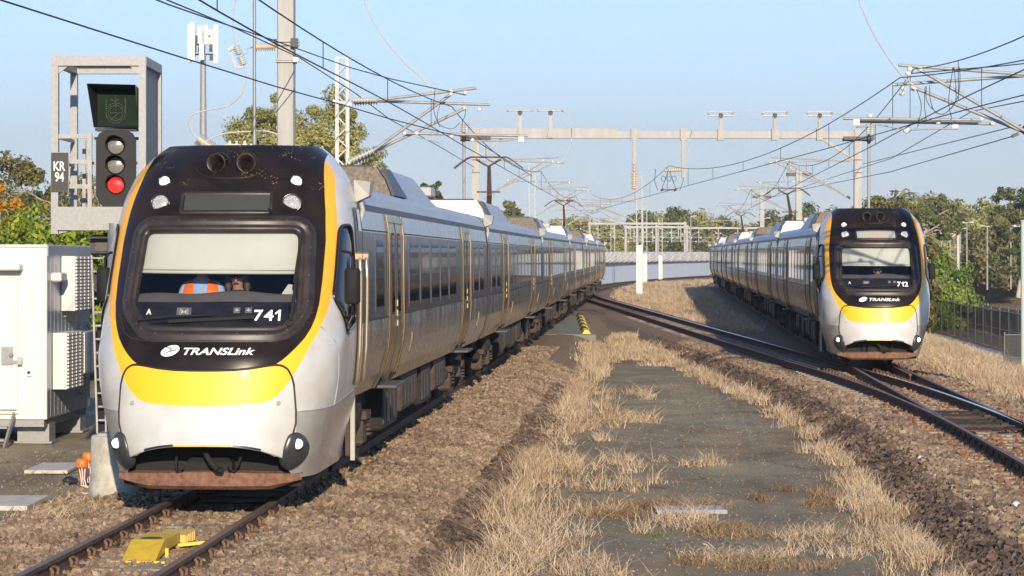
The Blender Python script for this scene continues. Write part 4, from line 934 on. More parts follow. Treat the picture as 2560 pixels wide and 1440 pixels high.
        bb.grid([[(s * (nW(v) + .012), 2.30, v), (s * (nW(v) + .012), 2.78, v)] for v in vs], 0); bb.grid([[(s * (nW(v) + .018), 2.62, v), (s * (nW(v) + .018), 2.76, v)] for v in np.linspace(1.25, 1.88, 4)], 1); bb.grid([[(s * (nW(v) + .018), 2.52, v), (s * (nW(v) + .018), 2.76, v)] for v in np.linspace(2.95, 3.2, 3)], 2)
        sub(bb, 'cab_door', [M['navy'], M['white_paint'], M['silver_paint']])
        for d_ in (2.24, 2.84):
            b = MB(); b.tube([(s * (nW(v) + .05), d_ + (.04 if v in (1.22, 2.66) else 0), v) for v in (1.22, 1.28, 1.6, 2.0, 2.4, 2.6, 2.66)], .022, 8); b.box((s * (nW(2.6) + .03), d_ + .04, 2.66), (.08, .06, .10), bev=.02); sub(b, 'handrail', M['gold_rail'])
    for s in (-1, 1):
        b = MB(); V_ = [Vector((s * (side_u(d, v) + .003), d, v)) for d, v in ((.62, 2.03), (.80, 1.90), (.92, 1.75), (.98, 1.6), (1.0, 1.4), (1.0, 1.2), (1.0, 1.06))]; b.tube(V_, .006, 5)
        b.tube([Vector((s * (side_u(d, 1.0 + .055 * d) + .002), d, 1.0 + .055 * d)) for d in np.linspace(.35, 2.75, 22)], .006, 5); sub(b, 'panel_joint', M['steel_grey'])
        b = MB(); b.box((s * 1.22, 2.9, .66), (.05, .05, .72)); b.box((s * 1.18, 3.02, .70), (.10, .2, .7), 1); sub(b, 'skirt_edge', [M['insul'], M['under_brown']])
    # pilot, coupler gear and a black block painting the shade of the cavity
    b = MB(); P = []
    us = np.linspace(-.98, .98, 25)
    b.grid([[(u, .36 + .20 * abs(u) ** 2.2, .195 + (.09 * max(0, abs(u) - .66) / .32)) for u in us], [(u, .30 + .20 * abs(u) ** 2.2, .235 + (.06 * max(0, abs(u) - .66) / .32)) for u in us], [(u, .30 + .20 * abs(u) ** 2.2, .385 - .03 * abs(u)) for u in us], [(u, .45 + .20 * abs(u) ** 2.2, .40 - .03 * abs(u)) for u in us]], 0, False); sub(b, 'pilot_plate', M['rust'])
    b = MB(); b.box((0, 1.55, .52), (1.9, 1.9, .62), 0); b.box((0, 1.0, .40), (.5, 1.2, .25), 0, bev=.05); b.tube([(-.05, .35, .62), (.05, .22, .50), (.13, .18, .42)], .028, 8, 1); b.tube([(.13, .18, .42), (.18, .22, .40)], .035, 8, 0)
    for s in (-1, 1): b.tube([(s * .35, .5, .6), (s * .33, .3, .46), (s * .30, .24, .40), (s * .26, .24, .41), (s * .24, .3, .46)], .015, 6, 1)
    sub(b, 'coupler', [M['black_matte'], M['under']])
    b = MB()
    for k, (u0, u1, m_) in enumerate(((-.62, -.30, 0), (-.30, -.22, 1), (-.22, .24, 1), (.24, .32, 1), (.32, .60, 0))):
        us = np.linspace(u0, u1, 8); b.grid([[S(u, float(np.interp(abs(u), *COV_B)) + .004, .019) for u in us], [S(u, float(np.interp(abs(u), *COV_B)) + (.026 if m_ == 0 else .020), .019) for u in us]], m_)
    sub(b, 'warning_strip', [M['navy'], M['bump_yellow']])
    # carriages
    for i in range(6):
        y0 = CAB_END if i == 0 else 0.0; y1 = 23.72
        yw = ny + 24 * i * math.cos(th_)
        r_ = empty('carriage', (0, 24 * i, float(elev(yw)) - E0), 0, parent=root); r_.rotation_euler.x = math.atan((float(elev(yw + 24)) - float(elev(yw))) / 24)
        key = 'bodyA' if i == 0 else 'bodyB'
        if key not in ME: ME[key] = carriage_body(y0, y1).mesh('body_shell', [M['stainless'], M['stain_dark'], M['upper_panel'], M['black_metal'], M['roof_grey'], M['under']])
        def part(nm, key, fn, mats, y):
            if key not in ME: ME[key] = fn().mesh(nm, mats)
            o = bpy.data.objects.new(nm, ME[key]); COL.objects.link(o); o.parent = r_; o.location = (0, y, 0); return o
        part('body_shell', key, None, None, 0)
        s = side
        doors = ((5.5, 1.75), (17.3, 1.75)) if i == 0 else ((4.8, 1.75), (17.2, 1.75))
        for y, w_ in doors:
            part('door', f'door{s}', lambda: part_door(s, 1.75), [M['door_bronze'], M['side_glass'], M['seal'], M['straw_yellow']], y)
            part('door_step', f'step{s}', lambda: part_step(s), [M['dark_grey'], M['black_metal']], y + .85)
            part('door_sidelight', f'red{s}', lambda: panel(MB(), s, 0, .42, 1.93, 2.95, .008), [M['red_panel']], y + 1.85)
        wins = [4.15] if i == 0 else [1.0, 2.6]
        wins += [(8.15 if i == 0 else 7.35) + 1.62 * k for k in range(5 if i == 0 else 6)] + [20.0, 21.5]
        for y in wins:
            wd = .9 if y == 4.15 else 1.15 if y >= 20 or y < 3 else 1.35
            part('window', f'win{s}{wd}', lambda: part_window(s, wd), [M['side_glass'], M['stain_dark']], y)
        for j, y in enumerate((3.3, 16.1)): part('access_panel', f'acc{s}', lambda: panel(MB(), s, 0, .22, 1.35, 1.62, .014), [M['door_bronze']], y + 5.3)
        b = MB()
        ys = [2.9] * (i == 0) + [.4] * (i > 0) + [d_[0] - .06 for d_ in doors] + [d_[0] + 1.81 for d_ in doors] + [y1 - .1]
        for y in ys: panel(b, s, y, y + .018, 1.02, 3.2, .004)
        panel(b, s, y0 + .1, y1 - .1, 1.895, 1.912, .006); panel(b, s, y0 + .1, y1 - .1, 2.965, 2.98, .006)
        b.build('panel_joint', M['seal'], parent=r_)
        part('end_camera', f'cam{s}', lambda: part_camera(s), [M['insul']], .12 if i else 2.95)
        if i == 5: part('end_camera', f'cam{s}', None, None, 23.5)
        part('air_conditioner', 'acA' if i % 2 == 0 else 'acB', lambda: part_aircon(7.2 if i % 2 == 0 else 9.5, 0), [M['roof_grey'], M['speckle'] if i % 2 == 0 else M['cream_panel'], M['black_metal'], M['galv_pale']], 8.4 if i == 0 else 3.4)
        if i % 2 == 0: part('roof_box', 'rbox', lambda: MB().box((0, 0, 3.82), (1.6, .8, .16), 0, bev=.02).box((0, 0, 3.7), (1.0, .5, .12), 1), [M['insul'], M['under_brown']], 17.6)
        if i in (1, 4): part('pantograph', 'panto', part_panto, [M['panto'], M['galv'], M['insul_brown']], 19.2 if (i == 1 and number == '741') or (i == 1) else (4.0 if number == '741' else 7.6))
        b = MB()
        for y in (4.4, 19.6) if i == 0 else (3.6, 20.1): part('bogie', 'bogie', part_bogie, [M['under'], M['under_brown'], M['under_brown']], y)
        part('underframe', 'uf', lambda: MB().box((0, 11.9, .82), (1.7, 19.5, .26), 0).box((0, 12, .62), (.9, 11, .4), 0), [M['under']], 0.0 if i else .9)
        for y, wd, h, br in ((7.2, 1.9, .62, False), (9.6, 2.4, .52, True), (12.6, 1.6, .6, False), (14.8, 2.2, .5, True)): part('equipment_box', f'eq{wd}{s}', lambda: part_equipment(wd, h, br, s), [M['under'], M['under_brown'], M['black_metal']], y)
        if i < 5:
            b = MB(); b.box((0, 23.86, 2.3), (1.9, .34, 2.5)); panel(b, s, 23.74, 23.98, 1.9, 3.0, -.06, 1); panel(b, s, 23.74, 23.98, 1.05, 1.9, -.03, 2); panel(b, s, 23.74, 23.98, 3.0, 3.25, -.03, 3); b.build('gangway', [M['black_matte'], M['navy'], M['door_bronze'], M['silver_paint']], parent=r_)
    return root
mat('straw_yellow', (.50, .42, .14), .6, 0, .1, 8)
mat('panto', (.10, .065, .045), .6, .3, .3, 10)
mat('dest_text', (.62, .33, .22), .5, 0, .02, 10)
TA = build_train('near commuter train numbered 741 with black mask, yellow chin and stainless carriages', '741', -3.235, 25.0, SA, 1, None, 'train', 'commuter trains')
TB = build_train('farther commuter train numbered 712 with lit headlights on the right track', '712', float(xB0(58)), 58.0, SB, -1, 'Redcliffe', 'train', 'commuter trains')

# ------------------------------------------------------------------ signal on its platform beside the left train
def signal():
    Y = 28.7; r = empty('rail_signal', (float(at(292, 0, 28.7).x), Y, -.24), 0, 'three-lamp railway signal showing red in a galvanised cage on a concrete drum', 'signal')
    def L(px, py, dy=0): return at(px, py, Y + dy) - r.location if dy == 0 else Vector((at(px, py, Y).x, Y + dy, at(px, py, Y).z)) - r.location
    def put(b, n, mats, par=r): return b.build(n, mats, parent=par)
    b = MB(); c = Vector((0, 0, 0)); b.lathe((0, 0, -.1), [(.325, 0), (.325, .32), (.305, .35), (.305, .85), (.285, .87), (.001, .87)], 0, 28); put(b, 'concrete_base', M['concrete'])
    b = MB(); b.tube([(0, 0, .75), (0, 0, 3.3)], .11, 14); b.box((0, 0, .78), (.4, .4, .04)); put(b, 'column', M['galv'])
    # platform and cage
    b = MB(); W_ = .085
    z0, z1 = L(0, 585).z, L(0, 157).z; xl, xr = L(138, 0).x, L(357, 0).x; D = 1.25
    for x in (xl, xr):
        for y in (0, D): b.bar((x, y, z0 if (y == 0 and x == xl) else L(0, 520).z), (x, y, z1), W_, W_, up=(0, 1, 0))
    for y in (0, D): b.bar((xl - .04, y, z1 + .02), (xr + .04, y, z1 + .02), .09, .115)
    for x in (xl, xr): b.bar((x, 0, z1 + .02), (x, D, z1 + .02), .09, .11)
    b.bar((xl + .03, -.02, L(0, 538).z), (xr + .05, -.02, L(0, 538).z), .05, .20); b.bar((xl + .03, -.035, L(0, 563).z), (xr + .05, -.035, L(0, 563).z), .07, .12)
    b.bar((xl, D, L(0, 545).z), (xr, D, L(0, 545).z), .05, .25)
    for x in (xl, xr): b.bar((x, 0, L(0, 545).z), (x, D, L(0, 545).z), .05, .2)
    for (x, sx) in ((xl, 1), (xr, -1)): b.bar((x, -.0, z1 - .12), (x + sx * .14, -.0, z1 - .01), .07, .03, up=(0, 1, 0))
    b.prism([(xl + .05, -.03, L(0, 573).z), (xl + .05, -.03, z0 - .0), (xl + .25, -.03, L(0, 573).z)], (0, 0, 0), (0, .04, 0))
    put(b, 'cage_frame', M['galv'])
    b = MB(); b.box(((xl + xr) / 2, D / 2, L(0, 565).z), (xr - xl, D, .03)); b.tube([(xl + .5, .6, L(0, 580).z), (xl + .5, .6, .0)], .03); put(b, 'platform_deck', M['black_metal'])
    b = MB(); b.box((xr, D / 2, (z1 + L(0, 520).z) / 2), (.012, D - .09, z1 - L(0, 520).z - .1)); b.box(((xl + xr) / 2, D - .07, z1 + .06), (xr - xl - .1, D * .1, .012)); put(b, 'mesh_panel', M['perforated'])
    b = MB()
    for py in (341, 404, 466): b.bar(L(146, py), L(226, py), .035, .05); b.bar((xl, .0, L(0, py).z), (xl, D, L(0, py).z), .03, .04); b.bar((L(195, 0).x, .5, L(0, py).z), (xr, .5, L(0, py).z), .03, .035)
    b.bar(L(226, 333, -.03), L(226, 570, -.03), .05, .04, up=(0, 1, 0)); b.bar((L(192, 0).x, .5, L(0, 345).z), (L(192, 0).x, .5, L(0, 520).z), .04, .04, up=(0, 1, 0)); put(b, 'guard_rail', M['galv_pale'])
    # ladder down to the base
    b = MB()
    for px, qx in ((219, 240), (251, 262)): b.bar(L(px, 590, .25), L(qx, 1085, .1), .022, .03, up=(0, 1, 0))
    for k in range(13): py = 645 + k * 34; f = (py - 590) / 495; b.bar(L(219 + 21 * f, py, .2), L(251 + 11 * f, py, .2), .02, .02)
    put(b, 'ladder', M['galv_pale'])
    b = MB(); b.box(L(241, 955, .35), (.10, .03, 1.38)); put(b, 'ladder_guard', M['black_matte'])
    # lamp unit
    def caps(x0, x1, y0, y1, ch):
        return [L(x0, y0 + ch), L(x0 + ch * .35, y0 + ch * .3), L(x0 + ch, y0), L(x1 - ch, y0), L(x1 - ch * .35, y0 + ch * .3), L(x1, y0 + ch), L(x1, y1 - ch * 1.4), L(x1 - ch * .35, y1 - ch * .5), L(x1 - ch, y1), L(x0 + ch, y1), L(x0 + ch * .35, y1 - ch * .5), L(x0, y1 - ch * 1.4)]
    b = MB(); b.prism(caps(238, 338, 325, 520, 24), (0, .05, 0), (0, .08, 0)); bp = put(b, 'lamp_board', M['sig_board'])
    for py, mt, nm in ((364, 'lens_off', 'lamp'), (413, 'lens_off', 'lamp'), (462, 'red_on', 'red_lamp')):
        c = L(288, py, .05); b = MB(); b.lathe(c, [(.105, 0), (.11, -.015), (.10, -.02), (.097, .01)], 1, 24, (0, 1, 0)); b.lathe(c, [(.095, -.006), (.06, -.016), (.001, -.02)], 0, 24, (0, 1, 0))
        rows = [[c + Vector((.115 * math.cos(a), -.005 - t * (.16 * max(0, math.sin(a * .8 + .3)) + .02), .115 * math.sin(a))) for a in np.linspace(-.25, math.pi + .25, 17)] for t in (0, 1)]; b.grid(rows, 1)
        rows = [[p + Vector((0, 0, .004)) for p in q] for q in rows]; b.grid(rows, 1)
        put(b, nm, [M[mt], M['black_matte']], bp)
    b = MB(); b.box(L(288, 323, .15), (.5, .2, .03)); b.tube([L(285, 520, .1), L(285, 545, .1)], .05); put(b, 'lamp_bracket', M['black_metal'])
    # route indicator with hood
    b = MB(); f = [L(225, 212, -.22), L(345, 215, -.22), L(345, 320, .0), L(234, 318, .0)]; g = [L(236, 222, .12), L(346, 222, .12), L(346, 320, .12), L(236, 318, .12)]
    b.add(f + g, [(0, 1, 5, 4), (1, 2, 6, 5), (2, 3, 7, 6), (3, 0, 4, 7), (4, 5, 6, 7)], 0); ff = [p + Vector((0, .0, 0)) for p in f]
    gi = [L(240, 226, .11), L(340, 226, .11), L(340, 314, .11), L(240, 314, .11)]; b.add([p * 1 for p in f] + gi, [(4, 5, 1, 0), (5, 6, 2, 1), (6, 7, 3, 2), (7, 4, 0, 3)], 0)
    ri = put(b, 'route_indicator', M['black_metal'])
    b = MB(); b.add([p + Vector((0, -.012, 0)) for p in gi], [(3, 2, 1, 0)], 0)
    def dot(px, py): b.box(L(px, py, .095), (.010, .006, .010), 1)
    for k in range(26): a = k / 26 * 2 * math.pi; dot(286 + 24 * math.cos(a), 281 + 25 * math.sin(a)); dot(286 + 18 * math.cos(a), 281 + 19 * math.sin(a))
    for k in range(9): dot(262, 250 + k * 5); dot(286, 238 + k * 7); dot(310, 246 + k * 4); dot(268 + k * 4.5, 281)
    for k in range(6): dot(273 + k * 4, 252 - abs(k - 2.5) * 2); dot(275 + k * 4, 296 - k * 3)
    put(b, 'indicator_face', [M['sig_green'], M['led_dim']], ri)
    # lower black sign box and marker lamp
    b = MB(); b.box(L(256, 612, .3), (.34, .28, .24), 0, bev=.02); b.box(L(260, 612, .15), (.26, .01, .15), 1); b.box(L(256, 594, .2), (.36, .4, .02), 0); put(b, 'indicator_box', [M['black_metal'], M['dark_grey']])
    b = MB(); b.box(L(240, 710, .32), (.16, .2, .28), 0, bev=.03); b.lathe(L(243, 718, .2), [(.06, 0), (.065, -.1), (.055, -.1), (.045, -.02), (.001, -.02)], 1, 16, (0, 1, 0)); b.tube([L(247, 640, .3), L(252, 655, .25), L(246, 672, .28)], .012); put(b, 'marker_lamp', [M['black_metal'], M['dark_grey']])
    # number plate
    b = MB(); b.box(L(152.5, 430, -.08), (.205, .012, .455), 0); b.box(L(152.5, 430, -.073), (.215, .01, .465), 1); npl = put(b, 'number_plate', [M['sign_dark'], M['galv_pale']])
    for tx, py in (('KR', 416), ('94', 443)):
        me, co = text_mesh(tx, .155, M['cream_panel'], 0, .004, .72); o = bpy.data.objects.new('plate_lettering', me); COL.objects.link(o); o.parent = npl; o.location = L(152, py, -.09); o.rotation_euler = (R(90), 0, 0)
signal()

# cable caps and conduits at the foot of the signal
for px, py, Y, lb in ((205, 1156, 29.9, 'orange cable cap on a bundle of pale conduits, nearest the signal drum front'), (221, 1140, 30.4, 'orange cable cap half hidden beside the concrete drum')):
    p = at(px, py, Y); r = empty('conduit_marker', (p.x, Y, -.25), 0, lb, 'cable cap', 'orange cable caps'); h = p.z + .25
    b = MB(); b.lathe((0, 0, h - .06), [(.074, 0), (.078, .01), (.072, .085), (.055, .105), (.001, .108)], 0, 20); b.build('cap', M['orange_plastic'], parent=r)
    b = MB()
    for k in range(4): a = k * 1.6; b.tube([(.04 * math.cos(a), .04 * math.sin(a), h - .04), (.02 * math.cos(a) + .01, .02 * math.sin(a), h - .2), (.03 * math.cos(a) + .02, .03 * math.sin(a), .06), (.12 + .02 * k, -.05 - .03 * k, .015)], .009, 6)
    b.build('conduit', M['pipe_pink'], parent=r)
for k in range(3):
    b = MB(); P = []
    for t in np.linspace(0, 1, 14): P.append(Vector((-5.22 + t * 1.15, 29.2 - .42 * math.sin(t * 2.9) - k * .05 - .1 * t, -.235 + .012 * k + .05 * t)))
    b.tube(P, .016, 6); b.build('conduit_pipe', M['pipe_pink'], label='pale pink conduit curving along the ground round the concrete drum', cat='conduit', group='conduits round the signal drum')
b = MB(); b.box((-6.23, 32.7, -.215), (.58, 1.25, .05), bev=.01); b.build('cover_slab', M['concrete_pale'], label='flat concrete lid on the ground behind the orange cable caps', cat='slab')
b = MB(); b.box((-5.98, 28.0, -.215), (.9, 1.25, .06), bev=.01); b.build('cover_slab', M['concrete_pale'], label='flat concrete lid at the left edge nearest the camera', cat='slab')
b = MB(); b.box((2.2, 29.7, -.475), (.86, .55, .06), bev=.01, rz=.05); b.build('cover_slab', mat('lid_blue', (.30, .315, .335), .7, 0, .15, 9), label='pale bluish pit lid half buried in reddish grass on the paved strip', cat='slab')
b = MB(); b.lathe((-5.67, 30.7, -.22), [(.001, .08), (.05, .07), (.09, .03), (.07, -.02), (.001, -.03)], 0, 9); b.box((-5.61, 30.65, -.20), (.12, .08, .07), 0, .5, bev=.02); b.build('litter', M['trash'], label='crumpled black piece of rubbish on the ground near the lids', cat='litter')
for px, py, lb in ((1390 + 2400 // 99, 1430, 0),): pass
for (x, y, lb) in ((5.65, 26.9, 'single pale stone on the dark ballast slope, nearest the camera'), (5.72, 33.6, 'single pale stone on the dark ballast slope, farther up the track')):
    b = MB(); b.lathe((x, y, float(ground_z(x, y)) + .02), [(.001, -.03), (.05, -.02), (.06, .02), (.03, .06), (.001, .065)], 0, 7); b.build('pale_stone', M['porcelain'], label=lb, cat='stone')

# ------------------------------------------------------------------ equipment shelter
def shelter():
    rx, ry = -7.215, 37.2; th = math.atan(.026); r = empty('equipment_shelter', (rx, ry, -.25), -th, 'white equipment shelter raised on steel legs left of the signal', 'shelter')
    zb, zt = .15 + .25, 2.83 + .25; W_, D = 4.2, 3.3
    b = MB(); b.box((-W_ / 2, D / 2, (zb + zt) / 2), (W_, D - .02, zt - zb), 0); b.box((-.0 + .004, D / 2, (zb + zt) / 2), (.012, D - .01, zt - zb - .01), 1)
    b.box((-W_ / 2, D / 2, zt + .01), (W_ + .03, D + .03, .04), 0); b.box((.018, D / 2, zt - .07), (.02, D, .16), 1); b.box((-W_ / 2, D / 2, zb - .06), (W_ - .1, D - .1, .12), 2)
    for k in range(12): b.box((.010, .25 + k * .27, (zb + zt) / 2 - .1), (.006, .02, zt - zb - .25), 1)
    b.build('wall', [M['cream_panel'], M['box_side'], M['galv']], parent=r)
    Z = lambda py: CAM_H - (py - 650) / 6000 * 37.2 + .25
    X = lambda px: (px - 1280) / 6000 * 37.2 - rx
    b = MB(); b.box((X(-30), -.02, (Z(690) + Z(1035)) / 2), (X(45) - X(-105), .03, Z(690) - Z(1035)), 0, bev=.008); dr = b.build('door', M['cream_panel'], parent=r)
    b = MB(); b.box((X(19), -.045, Z(890)), (.18, .02, .28), 0, bev=.005); b.lathe((X(30), -.05, Z(888)), [(.035, 0), (.03, -.03), (.001, -.035)], 0, 14, (0, 1, 0)); b.box((X(36), -.05, Z(905)), (.24, .025, .05), 0); b.box((X(51), -.06, Z(903)), (.07, .05, .12), 1, bev=.01); b.build('lock_plate', [M['galv'], M['steel_grey']], parent=dr); b = MB(); b.box((X(22), -.05, Z(1024)), (.25, .03, .02), 0); b.build('door_stay', M['galv'], parent=dr)
    b = MB(); b.box((X(0), -.13, Z(668)), (X(58) - X(-58), .26, .10), 0, bev=.02); b.build('door_canopy', M['cream_panel'], parent=r)
    b = MB(); b.box((X(73), -.025, Z(933)), (.06, .02, .09), 0); b.disc((X(73), -.03, Z(931)), (0, -1, 0), .025, 1, 12, .015); b.build('key_switch', [M['cream_panel'], M['black_metal']], parent=r)
    def Dp(px): return -7.18 * 6000 / (px - 1280) - ry
    for (x0, x1, y0, y1) in ((152, 187, 640, 790), (133, 168, 834, 986)):
        d0, d1 = Dp(x0), Dp(x1); z0, z1 = Z(y1) + .06, Z(y0); b = MB(); b.box((.13, (d0 + d1) / 2, (z0 + z1) / 2), (.22, d1 - d0, z1 - z0), 0)
        nz = 16
        for i in range(nz):
            for j in range(4): b.box((.25, d0 + (j + .5) * (d1 - d0) / 4, z0 + (i + .5) * (z1 - z0) / nz), (.03, (d1 - d0) / 5.2, (z1 - z0) / nz * .6), 0)
        b.build('louvre_vent', [M['white_paint']], parent=r)
    d0, d1 = Dp(171), Dp(208); b = MB(); b.box((.14, (d0 + d1) / 2, (Z(950) + Z(845)) / 2 + .03), (.24, d1 - d0, Z(845) - Z(950)), 0); cb = b.build('cabinet', M['cream_panel'], parent=r)
    b = MB(); b.box((.27, d1 - .25, (Z(950) + Z(845)) / 2 + .03), (.02, .55, Z(845) - Z(950)), 0); b.box((.29, d1 - .45, Z(905)), (.03, .05, .12), 1); b.build('cabinet_door', [M['dark_grey'], M['galv']], parent=cb)
    b = MB(); b.box((.09, Dp(137), Z(693)), (.16, .42, .14), 0, bev=.02); b.build('junction_box', M['white_paint'], parent=r)
    b = MB()
    for px, py in ((205, 742), (205, 782), (190, 828), (212, 828), (192, 1005), (160, 795)): b.lathe((.01, Dp(px), Z(py)), [(.03, 0), (.03, .02), (.001, .05)], 0, 4, (1, 0, 0))
    b.build('bolt_cap', M['galv_pale'], parent=r)
    for (x, y) in ((-.28, .55), (-3.6, .55), (-.28, 2.9), (-3.6, 2.9)):
        b = MB(); b.box((x, y, .2), (.5, .45, .46), 0); b.box((x, y, .02), (.6, .55, .03), 0); b.build('leg', M['galv'], parent=r)
    b = MB()
    for k in range(2): b.box((X(-10), -.35 - .2 * (1 - k), .12 + .18 * k), (.55, .22, .03), 0)
    for sx in (-.3, .3): b.bar((X(-10) + sx, -.75, 0), (X(-10) + sx, -.1, .48), .03, .1)
    b.build('steps', M['galv'], parent=r)
shelter()

# yellow device between the rails
def device():
    y = 21.9; x = float(xA(y)); r = empty('rail_device', (x, y, -.15), -math.atan(SA), 'yellow ramp shaped trackside device bolted between the rails in front of the left train', 'track device')
    b = MB(); w_ = .155
    pr = [(0, 0), (.03, .012), (.46, .165), (1.2, .15), (1.2, .06), (.5, .05)]
    b.prism([(-w_, a, c) for a, c in pr], (0, 0, 0), (2 * w_, 0, 0)); b.build('ramp_cover', M['yellow'], parent=r)
    b = MB(); b.lathe((0, .60, .158), [(.001, .008), (.105, .006), (.11, .0), (.001, -.01)], 0, 20); b.build('oil_slot', M['under_brown'], parent=r)
    b = MB(); b.box((.05, 1.5, .07), (.3, .5, .10), 0, bev=.01)
    for k in range(5): b.box((.206, 1.3 + k * .09, .07), (.012, .03, .09), 0)
    b.build('gearbox', mat('yellow_pale', (.56, .40, .10), .6, 0, .15, 9), parent=r)
    b = MB(); b.bar((-.25, .02, .01), (.25, .02, .01), .04, .02); b.build('fixing_bracket', M['bump_yellow'], parent=r); b = MB(); b.bar((.17, .5, .08), (.17, .5, -.02), .03, .03); b.build('latch', M['bump_yellow'], parent=r); b = MB(); b.bar((.1, 1.15, .03), (.38, 1.25, .05), .05, .03); b.build('fixing_bracket', M['bump_yellow'], parent=r)
    b = MB(); b.bar((.1, .75, .02), (.50, .75, .02), .035, .03); b.bar((.1, 1.35, .03), (.50, 1.35, .03), .04, .04); b.build('tie_rod', M['rust'], parent=r)
device()
# road crossing pad with its striped kerb
X0 = lambda y: float(xA(y)) + .75
b = MB(); b.add([(X0(87), 87, -.155 + float(elev(87))), (3.05, 87, -.17 + float(elev(87))), (3.3, 112, -.17 + float(elev(112))), (X0(112), 112, -.155 + float(elev(112)))], [(0, 1, 2, 3)], 0); b.add([(X0(87), 87, -.4), (3.05, 87, -.4), (3.05, 87, -.17 + float(elev(87))), (X0(87), 87, -.155 + float(elev(87)))], [(0, 1, 2, 3)], 0)
b.build('crossing_pad', mat('pad_green', (.17, .17, .13), .9, 0, .2, 2, .2, 20), label='grey green level crossing pad beside the left train', cat='crossing pad')
b = MB()
for k in range(10):
    y = 87.5 + k * 2.4; x = 2.72 + k * .045; z = -.16 + float(elev(y)); b.add([(x - .16, y, z), (x + .16, y, z), (x + .16, y + 2.4, z), (x - .16, y + 2.4, z), (x - .07, y, z + .14), (x + .07, y, z + .14), (x + .07, y + 2.4, z + .14), (x - .07, y + 2.4, z + .14)], [(4, 5, 6, 7), (0, 1, 5, 4), (1, 2, 6, 5), (2, 3, 7, 6), (3, 0, 4, 7)], k % 2)
b.build('wheel_stop', [M['bump_yellow'], M['black_matte']], label='black and yellow striped kerb bar on the crossing pad', cat='kerb bar')

# ------------------------------------------------------------------ overhead line structures
def insul(b, p, q, r=.07, n=9, m=1):
    p, q = Vector(p), Vector(q); L = (q - p).length; pr = [(.02, 0)]
    for k in range(n): a = L * (k + .2) / n; pr += [(r * .45, a), (r, a + L / n * .3), (r * .45, a + L / n * .6)]
    pr.append((.02, L)); b.lathe(p, pr, m, 10, q - p)
def lattice(b, c, w_, z0, z1, m=0, d=.10, step=None):
    for s in (-1, 1): b.bar((c[0] + s * w_ / 2, c[1], z0), (c[0] + s * w_ / 2, c[1], z1), d, d * 1.2, m, up=(0, 1, 0))
    z = z0; k = 1; step = step or w_
    while z + step < z1:
        for y in (-.05, .05): b.bar((c[0] - k * w_ / 2, c[1] + y, z), (c[0] + k * w_ / 2, c[1] + y, z + step), .025, .025, m)
        z += step; k = -k
    b.bar((c[0] - w_ / 2, c[1], z1 - .03), (c[0] + w_ / 2, c[1], z1 - .03), .05, .05, m)
def fit(b, p, m=2, r=.05): b.lathe(Vector(p) + Vector((0, 0, -r)), [(.001, 0), (r, r * .6), (r, r * 1.4), (.001, r * 2)], m, 8)
def cantilever(par, Y, xm, xt, h=6.3, hs=5.25, e=0.0, name='cantilever'):
    "bracket arm from a mast at xm over the track at xt"
    s = 1 if xt > xm else -1; b = MB(); z = e
    P = lambda x, zz: (x, Y, zz + z)
    insul(b, P(xm + s * .12, h), P(xm + s * .75, h), .085); b.tube([P(xm + s * .7, h), P(xt + s * .75, h + .12)], .032, 6, 0); b.tube([P(xm + s * .7, h), P(xt + s * 1.0, h - .12)], .03, 6, 0)
    insul(b, P(xm + s * .12, hs - .3), P(xm + s * .62, hs + .02), .085); b.tube([P(xm + s * .6, hs), P(xt + s * .1, h - .08)], .036, 6, 0); b.tube([P(xm + s * .6, hs), P(xt + s * .45, h - .16)], .03, 6, 0)
    b.tube([P(xm + s * 1.1, 5.78), P(xt + s * 1.35, 5.74)], .028, 6, 0); b.tube([P(xt + s * 1.2, 5.72), P(xt + s * .6, 5.62), P(xt, 5.47)], .018, 6, 0)
    for x, zz in ((xt + s * .1, h - .02), (xt + s * .5, h - .05), (xt + s * .75, h - .1), (xt + s * 1.2, 5.7), (xm + s * 1.15, 5.8), (xt - s * .2, 5.75)): fit(b, P(x, zz))
    return b.build(name, [M['galv_pale'], M['insul'], M['porcelain']], parent=par)
# tall steel column with arrester, at the left
Y = 49.0; xp = float(at(714, 0, Y).x)
r = empty('column_mast', (xp, Y, -.38), 0, 'tall pale H section steel column rising behind the left train out of the picture', 'mast')
b = MB()
b.box((0, 0, 5.2), (.33, .03, 10.5)); b.box((0, .30, 5.2), (.33, .03, 10.5)); b.box((0, .15, 5.2), (.03, .27, 10.5)); b.box((-.165, .15, 5.2), (.02, .33, 10.5)); b.box((.165, .15, 5.2), (.02, .33, 10.5)); b.build('column', mat('warm_grey', (.325, .315, .295), .6, .15, .12, 5, stretch=(1, 1, .15)), parent=r)
o_ = lambda px, py, dy=0.0: at(px, py, Y) - r.location + Vector((0, dy, 0))
b = MB()
for py in (103, 112, 149, 154): b.box(o_(714, py, .15), (.40, .42, .035), 0)
b.box(o_(737, 108, -.05), (.14, .2, .18), 1); b.box(o_(689, 105, -.05), (.06, .2, .1), 1); b.box(o_(744, 150, -.06), (.16, .12, .1), 2); b.tube([o_(735, 104, -.1), o_(751, 106, -.1)], .02); b.tube([o_(735, 113, -.1), o_(751, 114, -.1)], .02); b.build('clamp', [M['galv_pale'], M['black_metal'], M['porcelain']], parent=r)
b = MB(); insul(b, o_(690, 118, -.1), o_(640, 118, -.1), .10, 9, 0); b.build('insulator', M['insul_brown'], parent=r)
b = MB(); insul(b, o_(594, 118, -.3), o_(603, 140, -.3), .09, 5, 0); insul(b, o_(604, 143, -.3), o_(614, 166, -.3), .09, 5, 0); b.bar(o_(575, 128, -.3), o_(590, 120, -.3), .08, .08, 0); b.bar(o_(582, 134, -.3), o_(596, 172, -.3), .04, .04, 0); b.bar(o_(596, 172, -.3), o_(612, 170, -.3), .06, .06, 0)
